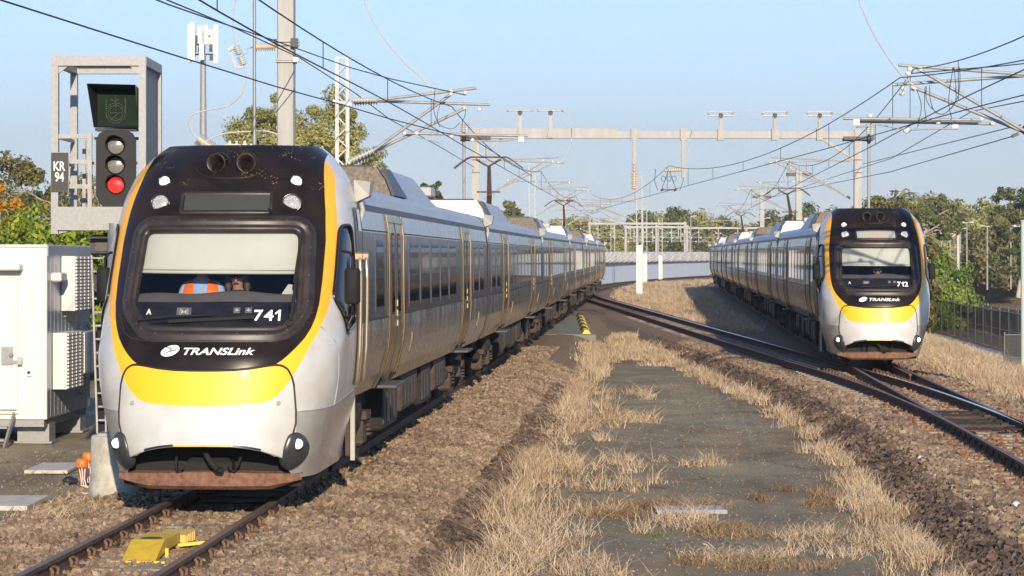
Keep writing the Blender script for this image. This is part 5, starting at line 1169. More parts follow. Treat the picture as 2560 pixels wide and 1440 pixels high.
b.tube([o_(610, 138, -.3), o_(621, 137, -.3), o_(622, 126, -.3), o_(640, 118, -.2)], .012, 6, 1); b.build('surge_arrester', [M['insul'], M['steel_grey']], parent=r)
def cable(pts, Y, lab, r_=.022, n=40, m='cable_white', cat='cable', grp=None, name='cable'):
    P = [at(px, py, Y) for px, py in pts]; out = []
    for i in range(len(P) - 1):
        p0, p1, p2, p3 = P[max(i - 1, 0)], P[i], P[i + 1], P[min(i + 2, len(P) - 1)]
        for t in np.linspace(0, 1, 8)[:-1]:
            out.append(.5 * ((2 * p1) + (p2 - p0) * t + (2 * p0 - 5 * p1 + 4 * p2 - p3) * t * t + (3 * p1 - p0 - 3 * p2 + p3) * t ** 3))
    out.append(P[-1]); return MB().tube(out, r_, 6).build(name, M[m], label=lab, cat=cat, group=grp)
cable([(592, -20), (584, 30), (583, 75), (589, 116)], 48.7, 'white feeder cable dropping into the surge arrester from above', .016)
cable([(612, 168), (615, 200), (602, 235), (570, 264), (520, 275), (482, 286), (472, 305), (482, 332), (492, 346)], 48.7, 'white feeder cable looping from the arrester down to the left train', .018)
cable([(520, 350), (560, 334), (620, 329), (665, 328), (695, 336)], 48.7, 'white feeder cable running from the insulator to the tall column', .018)
b = MB(); insul(b, at(494, 346, 48.7), at(532, 372, 48.7), .14, 10, 0); insul(b, at(520, 350, 48.7), at(505, 365, 48.7), .08, 5, 0); b.bar(at(500, 372, 48.7), at(560, 380, 48.7), .08); b.bar(at(530, 380, 48.7), (at(530, 380, 48.7).x, 48.7, -.4), .12, .12, up=(0, 1, 0)); b.build('post_insulator', [M['insul']], label='stacked grey insulator on a post just above the left train roof', cat='insulator')
p = at(636, 0, 47.5); b = MB(); b.tube([(p.x, 47.5, -.4), (p.x, 47.5, 9.5)], .032, 8); b.tube([(p.x, 47.5, 4.9), (p.x, 47.5, 5.1)], .045, 8); b.build('thin_pole', M['galv'], label='thin grey pipe standing left of the tall column', cat='pole')
b = MB(); q = at(600, 362, 52); b.bar(at(560, 362, 52), at(632, 362, 52), .04)
for px in (575, 592, 612): b.bar(at(px, 352, 52), at(px, 372, 52), .05, up=(0, 1, 0))
b.bar(at(600, 362, 52), (q.x, 52, -.4), .1, .1, up=(0, 1, 0)); b.bar(at(560, 371, 52), at(632, 371, 52), .08); b.build('equipment_rack', M['steel_grey'], label='low grey rack with upright pins showing over the left train roof', cat='rack')
# telephone tower
Y = 170.0; p = at(508, 400, Y); r = empty('telecom_tower', (p.x, Y, 0), 0, 'telephone tower with panel antennas on a pale round pole', 'tower')
MB().tube([(0, 0, 0), (0, 0, 17.2)], [.32, .2], 12).build('pole', M['galv_pale'], parent=r)
b = MB(); zt = 17.6
for k in range(3): a = k * 2.094 + .5; b.bar((0, 0, zt - .4), (math.cos(a) * .95, math.sin(a) * .9, zt - .4), .1); b.bar((0, 0, zt + .9), (math.cos(a) * .95, math.sin(a) * .9, zt + .9), .1)
b.tube([(0, 0, 17), (0, 0, zt + 1.2)], .15); 
for k in range(14): b.box((rng.uniform(-.6, .6), rng.uniform(-.5, .5), zt + rng.uniform(-.7, 1.1)), (.22, .2, .4))
b.build('mount', M['dark_grey'], parent=r)
for k, (dx, dy, dz, h) in enumerate(((-.88, -.3, .35, 2.7), (-.66, -.7, .4, 2.8), (-.1, -.8, .9, 1.3), (.0, -.8, -.3, 1.2), (.62, .3, .6, 1.6), (.98, -.5, .25, 2.8), (.3, -.75, .9, 1.4))):
    MB().box((dx, dy, zt + dz), (.34 if k != 4 else .5, .2, h), bev=.05).build('antenna_panel', M['cream_panel'], parent=r)
# lattice mast with double cantilever over the left track
Y = 56.0; r = empty('lattice_mast', (at(856, 0, Y).x, Y, -.4), 0, 'lattice steel mast with two white bracket arms over the left train', 'mast', 'lattice masts')
q = lambda px, py, dy=0.0: at(px, py, Y) - r.location + Vector((0, dy, 0))
b = MB(); lattice(b, (0, 0), .245, 0, q(0, 142).z, 0, .085); b.bar(q(832, 252), q(882, 262), .12, .06); b.build('mast_frame', M['steel_grey'], parent=r)
for nm, dy, T, I1, S_, I2 in (('bracket_arm', -.12, [(944, 251), (1191, 221)], [(880, 252), (944, 251)], [(934, 377), (1075, 275), (1128, 236)], [(872, 405), (936, 376)]), ('bracket_arm', .12, [(944, 252), (1225, 261)], [(884, 256), (944, 252)], [(944, 374), (1163, 270)], [(889, 412), (946, 373)])):
    b = MB(); insul(b, q(*I1[0], dy), q(*I1[1], dy), .09); insul(b, q(*I2[0], dy), q(*I2[1], dy), .095, 8); b.tube([q(*t, dy) for t in T], .034, 8); b.tube([q(*t, dy) for t in S_], .036, 8)
    for px, py in ((T[-1][0] - 27, T[-1][1] + 12), (T[-1][0] - 63, T[-1][1] + 8), S_[-1], (I2[0][0] + 2, I2[0][1] + 2)): fit(b, q(px, py, dy), 2, .055)
    b.build(nm, [M['galv_pale'], M['insul'], M['porcelain']], parent=r)
b = MB(); b.tube([q(1011, 333), q(1320, 340)], .032, 8); b.tube([q(1040, 342), q(1110, 360)], .012, 6)
b.tube([q(1306, 345), q(1260, 352), q(1185, 352)], .02, 6); b.box(q(1303, 348), (.13, .05, .12), 2)
for px, py in ((1011, 333), (1042, 333), (1129, 341), (1180, 350)): fit(b, q(px, py), 2, .055)
b.build('registration_arm', [M['galv_pale'], M['insul'], M['porcelain']], parent=r)
# portal over both tracks
Y = 100.0; e = float(elev(Y)); r = empty('line_portal', (0, Y, e), 0, 'long steel portal beam spanning both tracks on two posts', 'portal')
q = lambda px, py, dy=0.0: at(px, py, Y) - r.location + Vector((0, dy, 0))
for px, n_ in ((1189.5, 318), (2144, 325)):
    b = MB(); p = q(px, n_); b.bar((p.x, 0, -.5), (p.x, 0, p.z), .30, .30, up=(0, 1, 0))
    for py in (360, 392, 520): b.box(q(px, py + 40), (.33, .33, .03), 1)
    b.build('post', [M['warm_grey'], M['black_metal']], parent=r)
b = MB(); b.bar(q(1200, 334), q(1542, 334), .35, .42); b.bar(q(1542, 337), q(2136, 337.5), .3, .30); b.bar(q(2058, 348), q(2136, 398), .12); b.bar(q(1262, 340), q(1200, 390), .1); b.build('beam', M['warm_grey'], parent=r)
for px, y0, y1 in ((1300, 283, 345), (1376, 283, 345), (1801, 290, 348), (1936, 290, 350), (2048, 290, 350), (1585, 345, 410), (1708, 345, 445)):
    b = MB(); p, p2 = q(px, y0, -.2), q(px, y1, -.2); b.bar(p, p2, .15, .15, up=(0, 1, 0)); b.box(q(px, 337, -.1), (.26, .3, .5 if px > 1500 else .3))
    if y0 < 300:
        b.lathe(p, [(.08, -.12), (.10, -.05), (.10, .05), (.05, .10)], 1, 10)
        dx = 30
        for dz in ((-4,) if px < 1500 else (-7, 2)): b.tube([q(px - dx, y0 + dz - 2, -.2), q(px + dx, y0 + dz - 2, -.2)], .035, 6, 2)
        for sx in (-1, 1): fit(b, q(px + sx * dx, y0 - 6, -.2), 2, .06)
    b.build('drop_post', [M['warm_grey'], M['dark_grey'], M['insul']], parent=r)
b = MB(); insul(b, q(1585, 408, -.2), q(1585, 430, -.2), .12, 3, 0); insul(b, q(1585, 432, -.2), q(1585, 474, -.2), .16, 7, 0); b.build('insulator', M['insul_brown'], parent=r); b = MB(); insul(b, q(1704, 425, -.2), q(1660, 427, -.2), .11, 9, 0); b.build('insulator', M['insul_brown'], parent=r)
for px, s in ((1189, 1), (2146, -1)):
    b = MB(); b.bar(q(px - 38, 346, -.22), q(px + 38, 346, -.22), .14, .14, 0); b.bar(q(px - 38, 348, .22), q(px + 38, 348, .22), .10, .14, 0)
    for dx in ((-32, -22) if s > 0 else (22, 32)): insul(b, q(px + dx, 343, -.2), q(px + dx, 310, -.2), .13, 6, 1)
    b.build('cross_arm', [M['black_metal'], M['insul']], parent=r)
for nm, xm, xt in (('cantilever', q(1200, 0).x, float(xA(Y))), ('cantilever', q(2134, 0).x, float(xB(Y)))):
    b = cantilever(r, 0, xm, xt, 6.65, 5.35)
for px, py0 in ((1160, 355), (2172, 360)):
    p = at(px, py0, 97); b = MB(); b.tube([(p.x, 97, -.3), (p.x, 97, p.z)], .06, 8); b.lathe((p.x, 97, p.z), [(.04, 0), (.09, .1), (.09, .3), (.03, .4)], 1, 8); b.build('thin_pole', [M['galv_pale'], M['black_metal']], label='thin pale pole beside the left post of the portal' if px < 1500 else 'thin pale pole beside the right post of the portal', cat='pole')
# masts farther along
def mast(Y, xm, xt, lab, lat=False, hm=8.2, base=0, arm=True):
    e = float(elev(Y)); r = empty('lattice_mast' if lat else 'line_mast', (xm, Y, e - .4), 0, lab, 'mast', 'lattice masts' if lat else 'line masts'); b = MB()
    if lat: lattice(b, (0, 0), .40 if base else .35, base, hm, 0, .07, .45)
    else: b.bar((0, 0, 0), (0, 0, hm), .34, .3, up=(0, 1, 0))
    b.build('mast_frame', M['galv'] if lat else M['warm_grey'], parent=r)
    if base: MB().box((0, 0, base / 2), (.47 if base > 3.2 else .42, .4, base), bev=.02).build('white_base', M['white_paint'], parent=r)
    if not lat:
        b = MB(); b.bar((-.75, 0, hm - .35), (.75, 0, hm - .35), .2, .2); insul(b, (.5, 0, hm - .2), (.5, 0, hm + .5), .12, 5, 1); insul(b, (-.5, 0, hm - .2), (-.5, 0, hm + .5), .12, 5, 1); b.build('cross_arm', [M['black_metal'], M['insul']], parent=r)
    if arm: cantilever(r, 0, .0 + (.15 if xt > xm else -.15), xt - xm, 7.05, 5.75)
    return r
mast(143, float(at(1997, 0, 143).x), float(xB(143)), 'square grey mast with dark cross arm behind the portal right post')
mast(192, float(at(1905, 0, 192).x), float(xB(192)), 'pale square mast over the roofs of the right train, far behind', hm=8.0)
mast(145, float(at(1330, 0, 145).x), float(xA(145)), 'pair of thin uprights as lattice mast left of the train tail', True, 8.6)
mast(197, float(at(1410, 0, 197).x), float(xA(197)), 'short pale square mast just behind the tail of the left train', hm=7.8)
mast(180, float(at(1598, 0, 180).x), float(xA(180)), 'tall lattice mast with a broad white foot between the two tracks', True, 8.9, 3.75)
mast(228, float(at(1612, 0, 228).x), float(xA(228)), 'lattice mast with narrow white foot close behind the tall one', True, 7.6, 3.1, arm=False)
mast(255, float(at(1651, 0, 255).x), float(xA(255)), 'lattice mast with white foot right of the tall one, against the wall', True, 6.9, 2.9, arm=False)
mast(250, float(at(1532, 0, 250).x), float(xA(250)), 'lattice mast with white foot at the left end of the wall', True, 7.2, 2.9, arm=False)
# mast just out of the frame at the right with the near double bracket arms
Y = 50.0; r = empty('line_mast', (float(xB(Y)) + 2.85, Y, -.5), 0, 'mast at the right edge carrying two long white bracket arms over the right track', 'mast', 'line masts')
q = lambda px, py, dy=0.0: at(px, py, Y) - r.location + Vector((0, dy, 0))
MB().bar((0, 0, 0), (0, 0, 9), .33, .3, up=(0, 1, 0)).build('mast_frame', M['warm_grey'], parent=r)
for dy, T, S_ in ((-.12, [(2244, 164), (2600, 190)], [(2298, 176), (2570, 335), (2612, 362)]), (.12, [(2233, 211), (2600, 186)], [(2290, 219), (2560, 328), (2612, 356)])):
    b = MB(); b.tube([q(*t, dy) for t in T], .034, 8); b.tube([q(*t, dy) for t in S_], .036, 8); insul(b, q(2596, 189, dy), q(2625, 189, dy), .09, 6)
    for px, py in ((T[0][0] + 28, T[0][1] + 10), (T[0][0] + 54, T[0][1] + 10), (T[0][0] + 24, T[0][1] + 22)): fit(b, q(px, py, dy), 2, .06)
    b.build('bracket_arm', [M['galv_pale'], M['insul'], M['porcelain']], parent=r)
b = MB(); b.tube([q(2107, 297, -.1), q(2450, 301, -.1)], .03, 8); b.tube([q(2150, 303, .1), q(2485, 309, .1)], .03, 8); b.tube([q(2140, 318), q(2200, 312), q(2270, 325), q(2330, 322), q(2395, 322)], .018, 6); b.box(q(2139, 306, -.1), (.13, .05, .12), 2); b.box(q(2390, 314, .1), (.12, .05, .12), 2)
for px, py in ((2265, 328), (2453, 298), (2482, 309), (2345, 306), (2175, 290), (2270, 326)): fit(b, q(px, py), 2, .055)
b.build('registration_arm', [M['galv_pale'], M['insul'], M['porcelain']], parent=r)
b = MB(); b.lathe(q(2552, 325), [(.001, 0), (.09, .05), (.11, .2), (.001, .3)], 0, 12, (1, 0, 0)); b.bar(q(2530, 341), q(2546, 334), .07); b.build('wire_clamp', M['black_metal'], parent=r)

# wires
def wire(P, lab, r_=.012, cat='overhead wire', grp='overhead wires', m='wire', drop=None):
    o = MB().tube(P, r_, 5).build('overhead_wire', M[m], label=lab, cat=cat, group=grp)
    for d in drop or (): MB().tube(d, .007, 4).build('dropper', M[m], parent=o)
    return o
def catenary(f, sup, hm, hc, sag, lab, y0, y1, stag=.0):
    ys = np.arange(y0, y1 + .1, 2.0); H = lambda y: hc + float(elev(y)) - (.14 * math.exp(-((y - 27) / 12) ** 2))
    wire([(float(f(y)), y, H(y)) for y in ys], 'dark contact wire over ' + lab, .011)
    def hmz(y):
        i = max(0, min(len(sup) - 2, int(np.searchsorted(sup, y) - 1))); t = (y - sup[i]) / (sup[i + 1] - sup[i]); return hm + float(elev(y)) - sag * 4 * max(0, t * (1 - t))
    D = [[(float(f(y)), y, H(y)), (float(f(y)), y, hmz(y))] for y in np.arange(y0 + 5, min(y1, 150), 8.3)]
    wire([(float(f(y)), y, hmz(y)) for y in ys], 'dark sagging messenger wire over ' + lab, .011, drop=D)
catenary(xA, [6, 56, 100, 145, 197, 250, 300], 6.2, 5.45, .48, 'the left track', -4, 296)
catenary(xB, [2, 50, 100, 143, 192, 245, 300], 6.6, 5.47, .85, 'the right track', -4, 296)
catenary(lambda y: 9.634 - .031 * np.asarray(y) + .0 * y, [2, 50, 100, 150], 6.42, 5.38, .75, 'the diagonal crossover', -4, 150)
def pw(pts, lab, r_=.012, **k): return wire([at(*p) for p in pts], lab, r_, **k)
pw([(-30, -10, 26.0), (420, 133, 33.2), (688, 216, 40.5), (838, 257, 45.2), (974, 297, 49.3), (1105, 331, 53.5), (1180, 346, 56), (1330, 440, 92)], 'dark wire slanting from the upper left corner to the left bracket arm', .012)
pw([(300, -60, 30), (420, 1, 33), (583, 68, 41), (750, 145, 48.8)], 'dark wire from the top edge ending at the clamp on the tall column')
pw([(750, 145, 48.8), (887, 232, 56), (974, 298, 62), (1105, 370, 75), (1185, 418, 99.6)], 'dark wire dropping from the tall column clamp past the lattice mast to the portal post')
pw([(330, -25, 30), (420, 11, 33), (537, 52, 38), (688, 102, 45), (875, 169, 52), (980, 198, 54), (1165, 238, 56)], 'dark wire running from the top edge to the upper left bracket arm')
pw([(2530, 341, 50), (2224, 430, 78), (2036, 467, 108), (1900, 500, 150)], 'lower dark wire from the right edge clamp running far along the right track')
pw([(2552, 312, 50), (2157, 410, 99.6)], 'dark wire from the right edge to the right post of the portal')
pw([(2600, 155, 46), (2500, 165, 48), (2272, 184, 50)], 'dark wire meeting the upper right bracket arm')
pw([(2600, 245, 44), (2430, 278, 60), (2230, 395, 80), (2000, 470, 120)], 'dark wire crossing below the right bracket arms')
cable([(890, -260), (910, -20), (925, 35), (960, 95), (1010, 155), (1050, 190), (1070, 215), (1095, 245)], 55.9, 'thick pale feeder cable curving down to the left bracket arm', .02)
cable([(2120, -260), (2145, -20), (2160, 30), (2185, 85), (2225, 150), (2262, 196), (2292, 218)], 49.9, 'thick pale feeder cable curving down to the right bracket arm', .018)
G = 'jumper loops at the bracket arms'
for pts, Y, lb in (([(1088, 222), (1084, 265), (1088, 290), (1100, 318)], 55.8, 'thin jumper loop hanging from the left bracket arms, left strand'), ([(1103, 250), (1093, 290), (1100, 312), (1130, 322), (1150, 306)], 55.8, 'thin jumper loop sweeping from the left bracket arms to the portal insulators'), ([(1165, 265), (1162, 290), (1155, 305)], 55.8, 'short jumper dropping to the portal insulators'),
                   ([(2383, 168), (2374, 225), (2372, 262), (2380, 298)], 49.8, 'jumper loop at the right bracket arms, rightmost straight strand'), ([(2385, 168), (2390, 225), (2385, 262), (2352, 286), (2318, 255), (2316, 216)], 49.8, 'wide jumper loop at the right bracket arms, inner strand'), ([(2398, 167), (2400, 200), (2393, 245), (2365, 282), (2338, 280), (2326, 250), (2324, 214)], 49.8, 'wide jumper loop at the right bracket arms, outer strand'), ([(2292, 223), (2303, 262), (2300, 290), (2294, 318)], 49.8, 'jumper at the right bracket arms, leftmost strand'), ([(2313, 216), (2311, 260), (2316, 302)], 49.8, 'jumper at the right bracket arms, second strand from the left')):
    cable(pts, Y, lb, .008, m='wire', cat='jumper wire', grp=G, name='jumper_wire')
G = 'pale link wires on the portal'
for pts, lb in (([(1155, 308), (1215, 300), (1270, 275)], 'pale link wire from the left portal insulators to the first drop post'), ([(1405, 275), (1425, 295), (1430, 340), (1415, 385), (1388, 430)], 'pale link wire hanging in a bow from the second drop post'), ([(1706, 440), (1730, 330), (1745, 295), (1772, 280)], 'pale link wire rising to the third drop post'), ([(1832, 279), (1905, 279)], 'pale link wire between the third and fourth drop posts'), ([(1966, 279), (2018, 279)], 'pale link wire between the fourth and fifth drop posts'), ([(2078, 280), (2110, 290), (2170, 318)], 'pale link wire from the fifth drop post to the right post insulators')):
    cable(pts, 99.7, lb, .016, cat='link wire', grp=G, name='link_wire')
# section insulator on the crossover wire
b = MB(); y = 100.; x = float(9.634 - 3.1); z = 5.38 + float(elev(100))
b.bar((x - .3, y - 1, z + .03), (x - .25, y + 1, z + .03), .05, .06); b.bar((x + .25, y - 1, z + .03), (x + .3, y + 1, z + .03), .05, .06); b.bar((x - .35, y, z + .04), (x + .35, y, z + .04), .08, .06)
for s in (-1, 1): b.tube([(x, y, z + .9), (x + s * .3, y, z + .05)], .012, 4); b.tube([(x + s * .55, y, z + .9), (x + s * .6, y, z + .4), (x + s * .45, y, z)], .012, 4)
for s in (-1, 0, 1): b.tube([(x + s * .22 + .09 * math.cos(a), y, z + .5 + .11 * math.sin(a)) for a in np.linspace(0, 6.28, 12)], .01, 4)
b.build('section_insulator', M['black_metal'], label='dark section insulator hanging on the crossover wire under the portal', cat='insulator')

# ------------------------------------------------------------------ wall with razor wire, yard portals behind
def wall():
    ys = np.arange(205, 335, 1.0); f = lambda y: float(xA(y)) - 3.3
    r = empty('boundary_wall', (0, 0, 0), 0, 'long pale blue sheet wall curving behind the tracks, topped by razor wire', 'wall'); b = MB(); P = []
    pts = []
    for y in np.arange(205, 335, .2): pts.append((f(y), y, float(elev(y)) - .4))
    rows0 = []; rows1 = []
    for i, (x, y, z) in enumerate(pts):
        o = .06 if (i // 2) % 2 else 0; rows0.append((x + o, y - o, z)); rows1.append((x + o, y - o, z + 2.15))
    b.grid([rows0, rows1], 0, False); rows2 = [(x - .15, y + .1, z) for x, y, z in rows1]; b.grid([rows1, rows2], 0, False); b.build('sheeting', M['blue_wall'], parent=r)
    b = MB()
    for rr, tw, ph in ((.62, .55, 0), (.55, .5, 1.5), (.5, .62, 3)):
        P = []; t = 0
        for y in np.arange(206, 330, .07): a = (y / tw) * 2 * math.pi + ph; P.append((f(y) + .1 + rr * math.cos(a) * .8, y, float(elev(y)) + 2.30 + rr * math.sin(a)))
        b.tube(P, .05, 4, cap=False)
    b.build('razor_wire', M['razor'], parent=r)
wall()
G = 'yard portals beyond the wall'
for k, (Y, x0, x1, yb, lb) in enumerate(((345, 1470, 1716, 559, 'yard portal beyond the wall with the upper left beam'), (330, 1560, 1722, 568, 'yard portal beyond the wall right of the tall white footed mast'), (370, 1722, 2010, 570, 'yard portal beyond the wall seen over the far roofs of the right train'), (420, 1440, 1600, 590, 'faint yard portal over the tail of the left train'), (430, 1800, 2040, 602, 'faint yard portal low behind the far end of the right train'))):
    r = empty('yard_portal', (0, Y, .4), 0, lb, 'portal', G); b = MB(); q = lambda px, py: at(px, py, Y) - r.location
    b.bar(q(x0, yb), q(x1, yb), .4, .30)
    b.build('beam', M['galv'], parent=r)
    for px in np.linspace(x0 + 4, x1 - 4, 3): p = q(px, yb); b = MB(); b.bar((p.x, 0, -.8), (p.x, 0, p.z + .3), .30, .30, up=(0, 1, 0)); b.build('post', M['warm_grey'], parent=r)
    b = MB()
    for px in np.linspace(x0 + 25, x1 - 20, 6):
        s = rng.choice((-1, 1)); b.bar(q(px, yb), q(px, yb + 38), .13, .13, up=(0, 1, 0)); b.tube([q(px, yb + 36), q(px + s * 44, yb + 12)], .055, 5); b.tube([q(px, yb + 22), q(px + s * 52, yb + 26)], .05, 5); b.tube([q(px, yb + 34), q(px + s * 40, yb + 36)], .045, 5)
        for dx, dy in ((44, 13), (50, 27), (38, 36)): fit(b, q(px + s * dx, yb + dy), 1, .12)
    b.build('bracket_arm', [M['galv_pale'], M['porcelain']], parent=r)

# ------------------------------------------------------------------ trees and shrubs
def crown(n_cl, n_leaf, rx, ry, rz, size, seed, shape='dome', cl=.32, asp=1.6, droop=0, low=.15):
    rg = np.random.default_rng(seed); c = rg.normal(size=(n_cl * 3, 3)); c /= np.linalg.norm(c, axis=1, keepdims=True); c *= rg.random((len(c), 1)) ** .38
    if shape == 'dome': c = c[c[:, 2] > -.55]
    c = c[:n_cl] * np.array([rx, ry, rz]); n = len(c)
    rad = cl * min(rx, rz) * rg.uniform(.55, 1.25, n)
    p = rg.normal(size=(n, n_leaf, 3)); p /= np.linalg.norm(p, axis=2, keepdims=True); p *= rg.random((n, n_leaf, 1)) ** .45
    p = (c[:, None] + p * rad[:, None, None] * np.array([1, 1, .75])).reshape(-1, 3); m = len(p)
    nr = p - np.repeat(c, n_leaf, 0); nr /= np.linalg.norm(nr, axis=1, keepdims=True) + 1e-9; g_ = p / (np.linalg.norm(p, axis=1, keepdims=True) + 1e-9); nr = nr * .6 + g_ * .5 + rg.normal(size=(m, 3)) * .42; a = rg.normal(size=(m, 3)); a[:, 2] -= droop; a = np.cross(nr, np.cross(a, nr)); a /= np.linalg.norm(a, axis=1, keepdims=True) + 1e-9; b_ = np.cross(a, nr); b_ /= np.linalg.norm(b_, axis=1, keepdims=True) + 1e-9
    s = size * rg.uniform(.6, 1.4, (m, 1)); a = a * s * asp * .5; b_ = b_ * s * .5
    V = np.stack([p - a, p + b_ * .8, p + a, p - b_ * .8], 1).reshape(-1, 3); return V, np.arange(m * 4).reshape(-1, 4), c
def limbs(b, c, h0, r0, seed, base=(0, 0, 0), n=12, zoff=0):
    rg = np.random.default_rng(seed); base = Vector(base); fork = Vector((rg.uniform(-.3, .3), rg.uniform(-.3, .3), h0))
    b.tube([base, base + (fork - base) * .5 + Vector((r0 * .5, 0, 0)), fork], [r0, r0 * .85, r0 * .7], 8)
    for i in rg.permutation(len(c))[:n]:
        t = Vector((c[i][0], c[i][1], c[i][2] + zoff)); mid = fork.lerp(t, .5) + Vector((rg.normal() * .25, rg.normal() * .25, .15 * (t - fork).length))
        if t.z > fork.z * .6: b.tube([fork, mid, t], [r0 * .45, r0 * .25, r0 * .06], 6)
def tree(name, x, y, z, h, wx, leafm, seed, label, cat='tree', group=None, size=.3, n_cl=70, n_leaf=90, trunk=.3, bark='bark', shape='dome', cl=.32, droop=0, crown_h=.62, wy=None):
    r = empty(name, (x, y, z), 0, label, cat, group); rz = h * crown_h / 2 if shape != 'dome' else h * crown_h / 1.55; zc = h - rz
    V, Q, c = crown(n_cl, n_leaf, wx / 2, (wy or wx) / 2, rz, size, seed, shape, cl, droop=droop); V[:, 2] += zc
    np_obj('crown', V, Q, [M[leafm]], parent=r)
    b = MB(); limbs(b, c, max(.3, zc - rz * .35), trunk, seed, n=14, zoff=zc); b.build('trunk', M[bark], parent=r); reg(r) if False else None
    return r
def copy_tree(r, x, y, z, s, rz, label, group=None):
    c = r.copy(); COL.objects.link(c); c.location = (x, y, z); c.rotation_euler = (0, 0, rz); c.scale = (s * rng.uniform(.9, 1.15), s, s * rng.uniform(.9, 1.1)); c['label'] = label
    if group: c['group'] = group
    for ch in [o for o in COL.objects if o.parent == r]:
        d = ch.copy(); COL.objects.link(d); d.parent = c
    return c
G0 = lambda x, y: float(ground_z(x, y)) - .1
# gums behind the left train
tree('gum_tree', float(at(690, 0, 150).x), 150, 0, 12.8, 7.6, 'leaf_gum', 101, 'tall airy gum tree behind the left train, left of the tall steel column', size=.125, n_cl=220, n_leaf=400, trunk=.3, bark='bark_pale', cl=.21, droop=.6, crown_h=.8)
tree('gum_tree', float(at(822, 0, 152).x), 152, 0, 13.2, 7.6, 'leaf_gum', 102, 'tall airy gum tree between the steel column and the lattice mast', size=.125, n_cl=220, n_leaf=400, trunk=.3, bark='bark_pale', cl=.21, droop=.6, crown_h=.8)
tree('gum_tree', float(at(893, 0, 160).x), 160, 0, 10.4, 6.4, 'leaf_gum', 103, 'smaller gum tree at the right end of the clump behind the left train', size=.125, n_cl=120, n_leaf=380, trunk=.2, bark='bark_pale', cl=.26, droop=.6, crown_h=.8)
for px, top, Y, w_, lb in ((1068, 448, 230, 2.2, 'slim distant gum crown just over the left train roof'), (1100, 462, 235, 2.0, 'small distant gum crown right of the slim one'), (1275, 500, 240, 2.6, 'round distant gum crown behind the left train pantograph')):
    h = at(0, top, Y).z; tree('distant_gum', float(at(px, 0, Y).x), Y, .3, h, w_, 'leaf_dark', 110 + px, lb, size=.35, n_cl=26, n_leaf=60, trunk=.15, cl=.38, crown_h=.5)
# far line of trees beyond the wall: three kinds, then copies
protos = [tree('woodland_tree', float(at(1340, 0, 420).x), 420, .5, 9.5, 9, 'leaf_olive', 120, 'dark olive tree beyond the wall', group='trees beyond the wall', size=.38, n_cl=60, n_leaf=140, cl=.38, crown_h=.85),
          tree('woodland_tree', float(at(1690, 0, 410).x), 410, .5, 10.6, 10, 'leaf_dark', 121, 'dark green tree beyond the wall', group='trees beyond the wall', size=.38, n_cl=64, n_leaf=140, cl=.36, crown_h=.85),
          tree('woodland_tree', float(at(2040, 0, 430).x), 430, .5, 10.4, 9, 'leaf_gum', 122, 'brownish green tree beyond the wall', group='trees beyond the wall', size=.38, n_cl=60, n_leaf=140, cl=.38, crown_h=.85)]
kinds = ('dark olive', 'dark green', 'brownish green')
hts = ((1350, 565), (1400, 560), (1480, 548), (1520, 560), (1590, 535), (1625, 545), (1300, 602), (1380, 590), (1420, 540), (1460, 560), (1500, 575), (1540, 552), (1575, 545), (1610, 540), (1640, 522), (1665, 524), (1715, 540), (1745, 528), (1775, 540), (1810, 548), (1850, 550), (1890, 555), (1925, 545), (1960, 540), (1990, 530), (2020, 520), (2065, 525), (1440, 600), (1520, 605), (1600, 600), (1680, 600), (1760, 600), (1840, 600), (1920, 600), (1990, 600), (1560, 610), (1720, 612))
PLACE = 'trees beyond the wall'
for i, (px, top) in enumerate(hts):
    Y = float(rng.uniform(385, 470)); k = i % 3; h = at(0, top, Y).z - .5; s = h / (9.5, 10.6, 10.4)[k]
    copy_tree(protos[k], float(at(px, 0, Y).x), Y, .5, max(s, .45), rng.uniform(0, 6), f'{kinds[k]} tree beyond the wall')
# right hand side: big trees behind the right train
tree('broad_tree', float(at(2130, 0, 150).x), 150, -1.2, 6.5, 5.6, 'leaf_dark', 130, 'dense dark tree whose crown shows left of the right train roof', size=.15, n_cl=100, n_leaf=220, cl=.28, crown_h=.85)
tree('broad_tree', float(at(2205, 0, 140).x), 140, -1.4, 8.2, 4.6, 'leaf_olive', 131, 'brownish olive tree rising highest behind the right train', size=.15, n_cl=110, n_leaf=220, cl=.27, crown_h=.9, droop=.5)
tree('broad_tree', float(at(2268, 0, 134).x), 134, -1.6, 6.6, 3.8, 'leaf_olive', 132, 'olive tree leaning out right of the right train roof', size=.15, n_cl=100, n_leaf=220, cl=.28, crown_h=.95, droop=.5)
tree('gum_tree', float(at(2300, 0, 210).x), 210, -1, 9.6, 7.5, 'leaf_dark', 133, 'thin gum tree with see-through crown right of the right train', size=.22, n_cl=46, n_leaf=90, cl=.22, crown_h=.45, trunk=.2, bark='bark_pale')
tree('gum_tree', float(at(2545, 0, 230).x), 230, -1, 11.6, 5.6, 'leaf_dark', 134, 'tall thin gum tree cut by the right edge of the picture', size=.22, n_cl=70, n_leaf=110, cl=.22, crown_h=.8, trunk=.25, bark='bark_pale')
hp = [tree('forest_tree', float(at(2330, 0, 330).x), 330, -1, 8, 8, 'leaf_gum', 140, 'olive tree of the wood beyond the creek', group='trees of the wood beyond the creek', size=.30, n_cl=110, n_leaf=150, cl=.34, crown_h=.9),
      tree('forest_tree', float(at(2420, 0, 340).x), 340, -1, 8, 9, 'leaf_olive', 141, 'brownish tree of the wood beyond the creek', group='trees of the wood beyond the creek', size=.30, n_cl=110, n_leaf=150, cl=.34, crown_h=.9)]
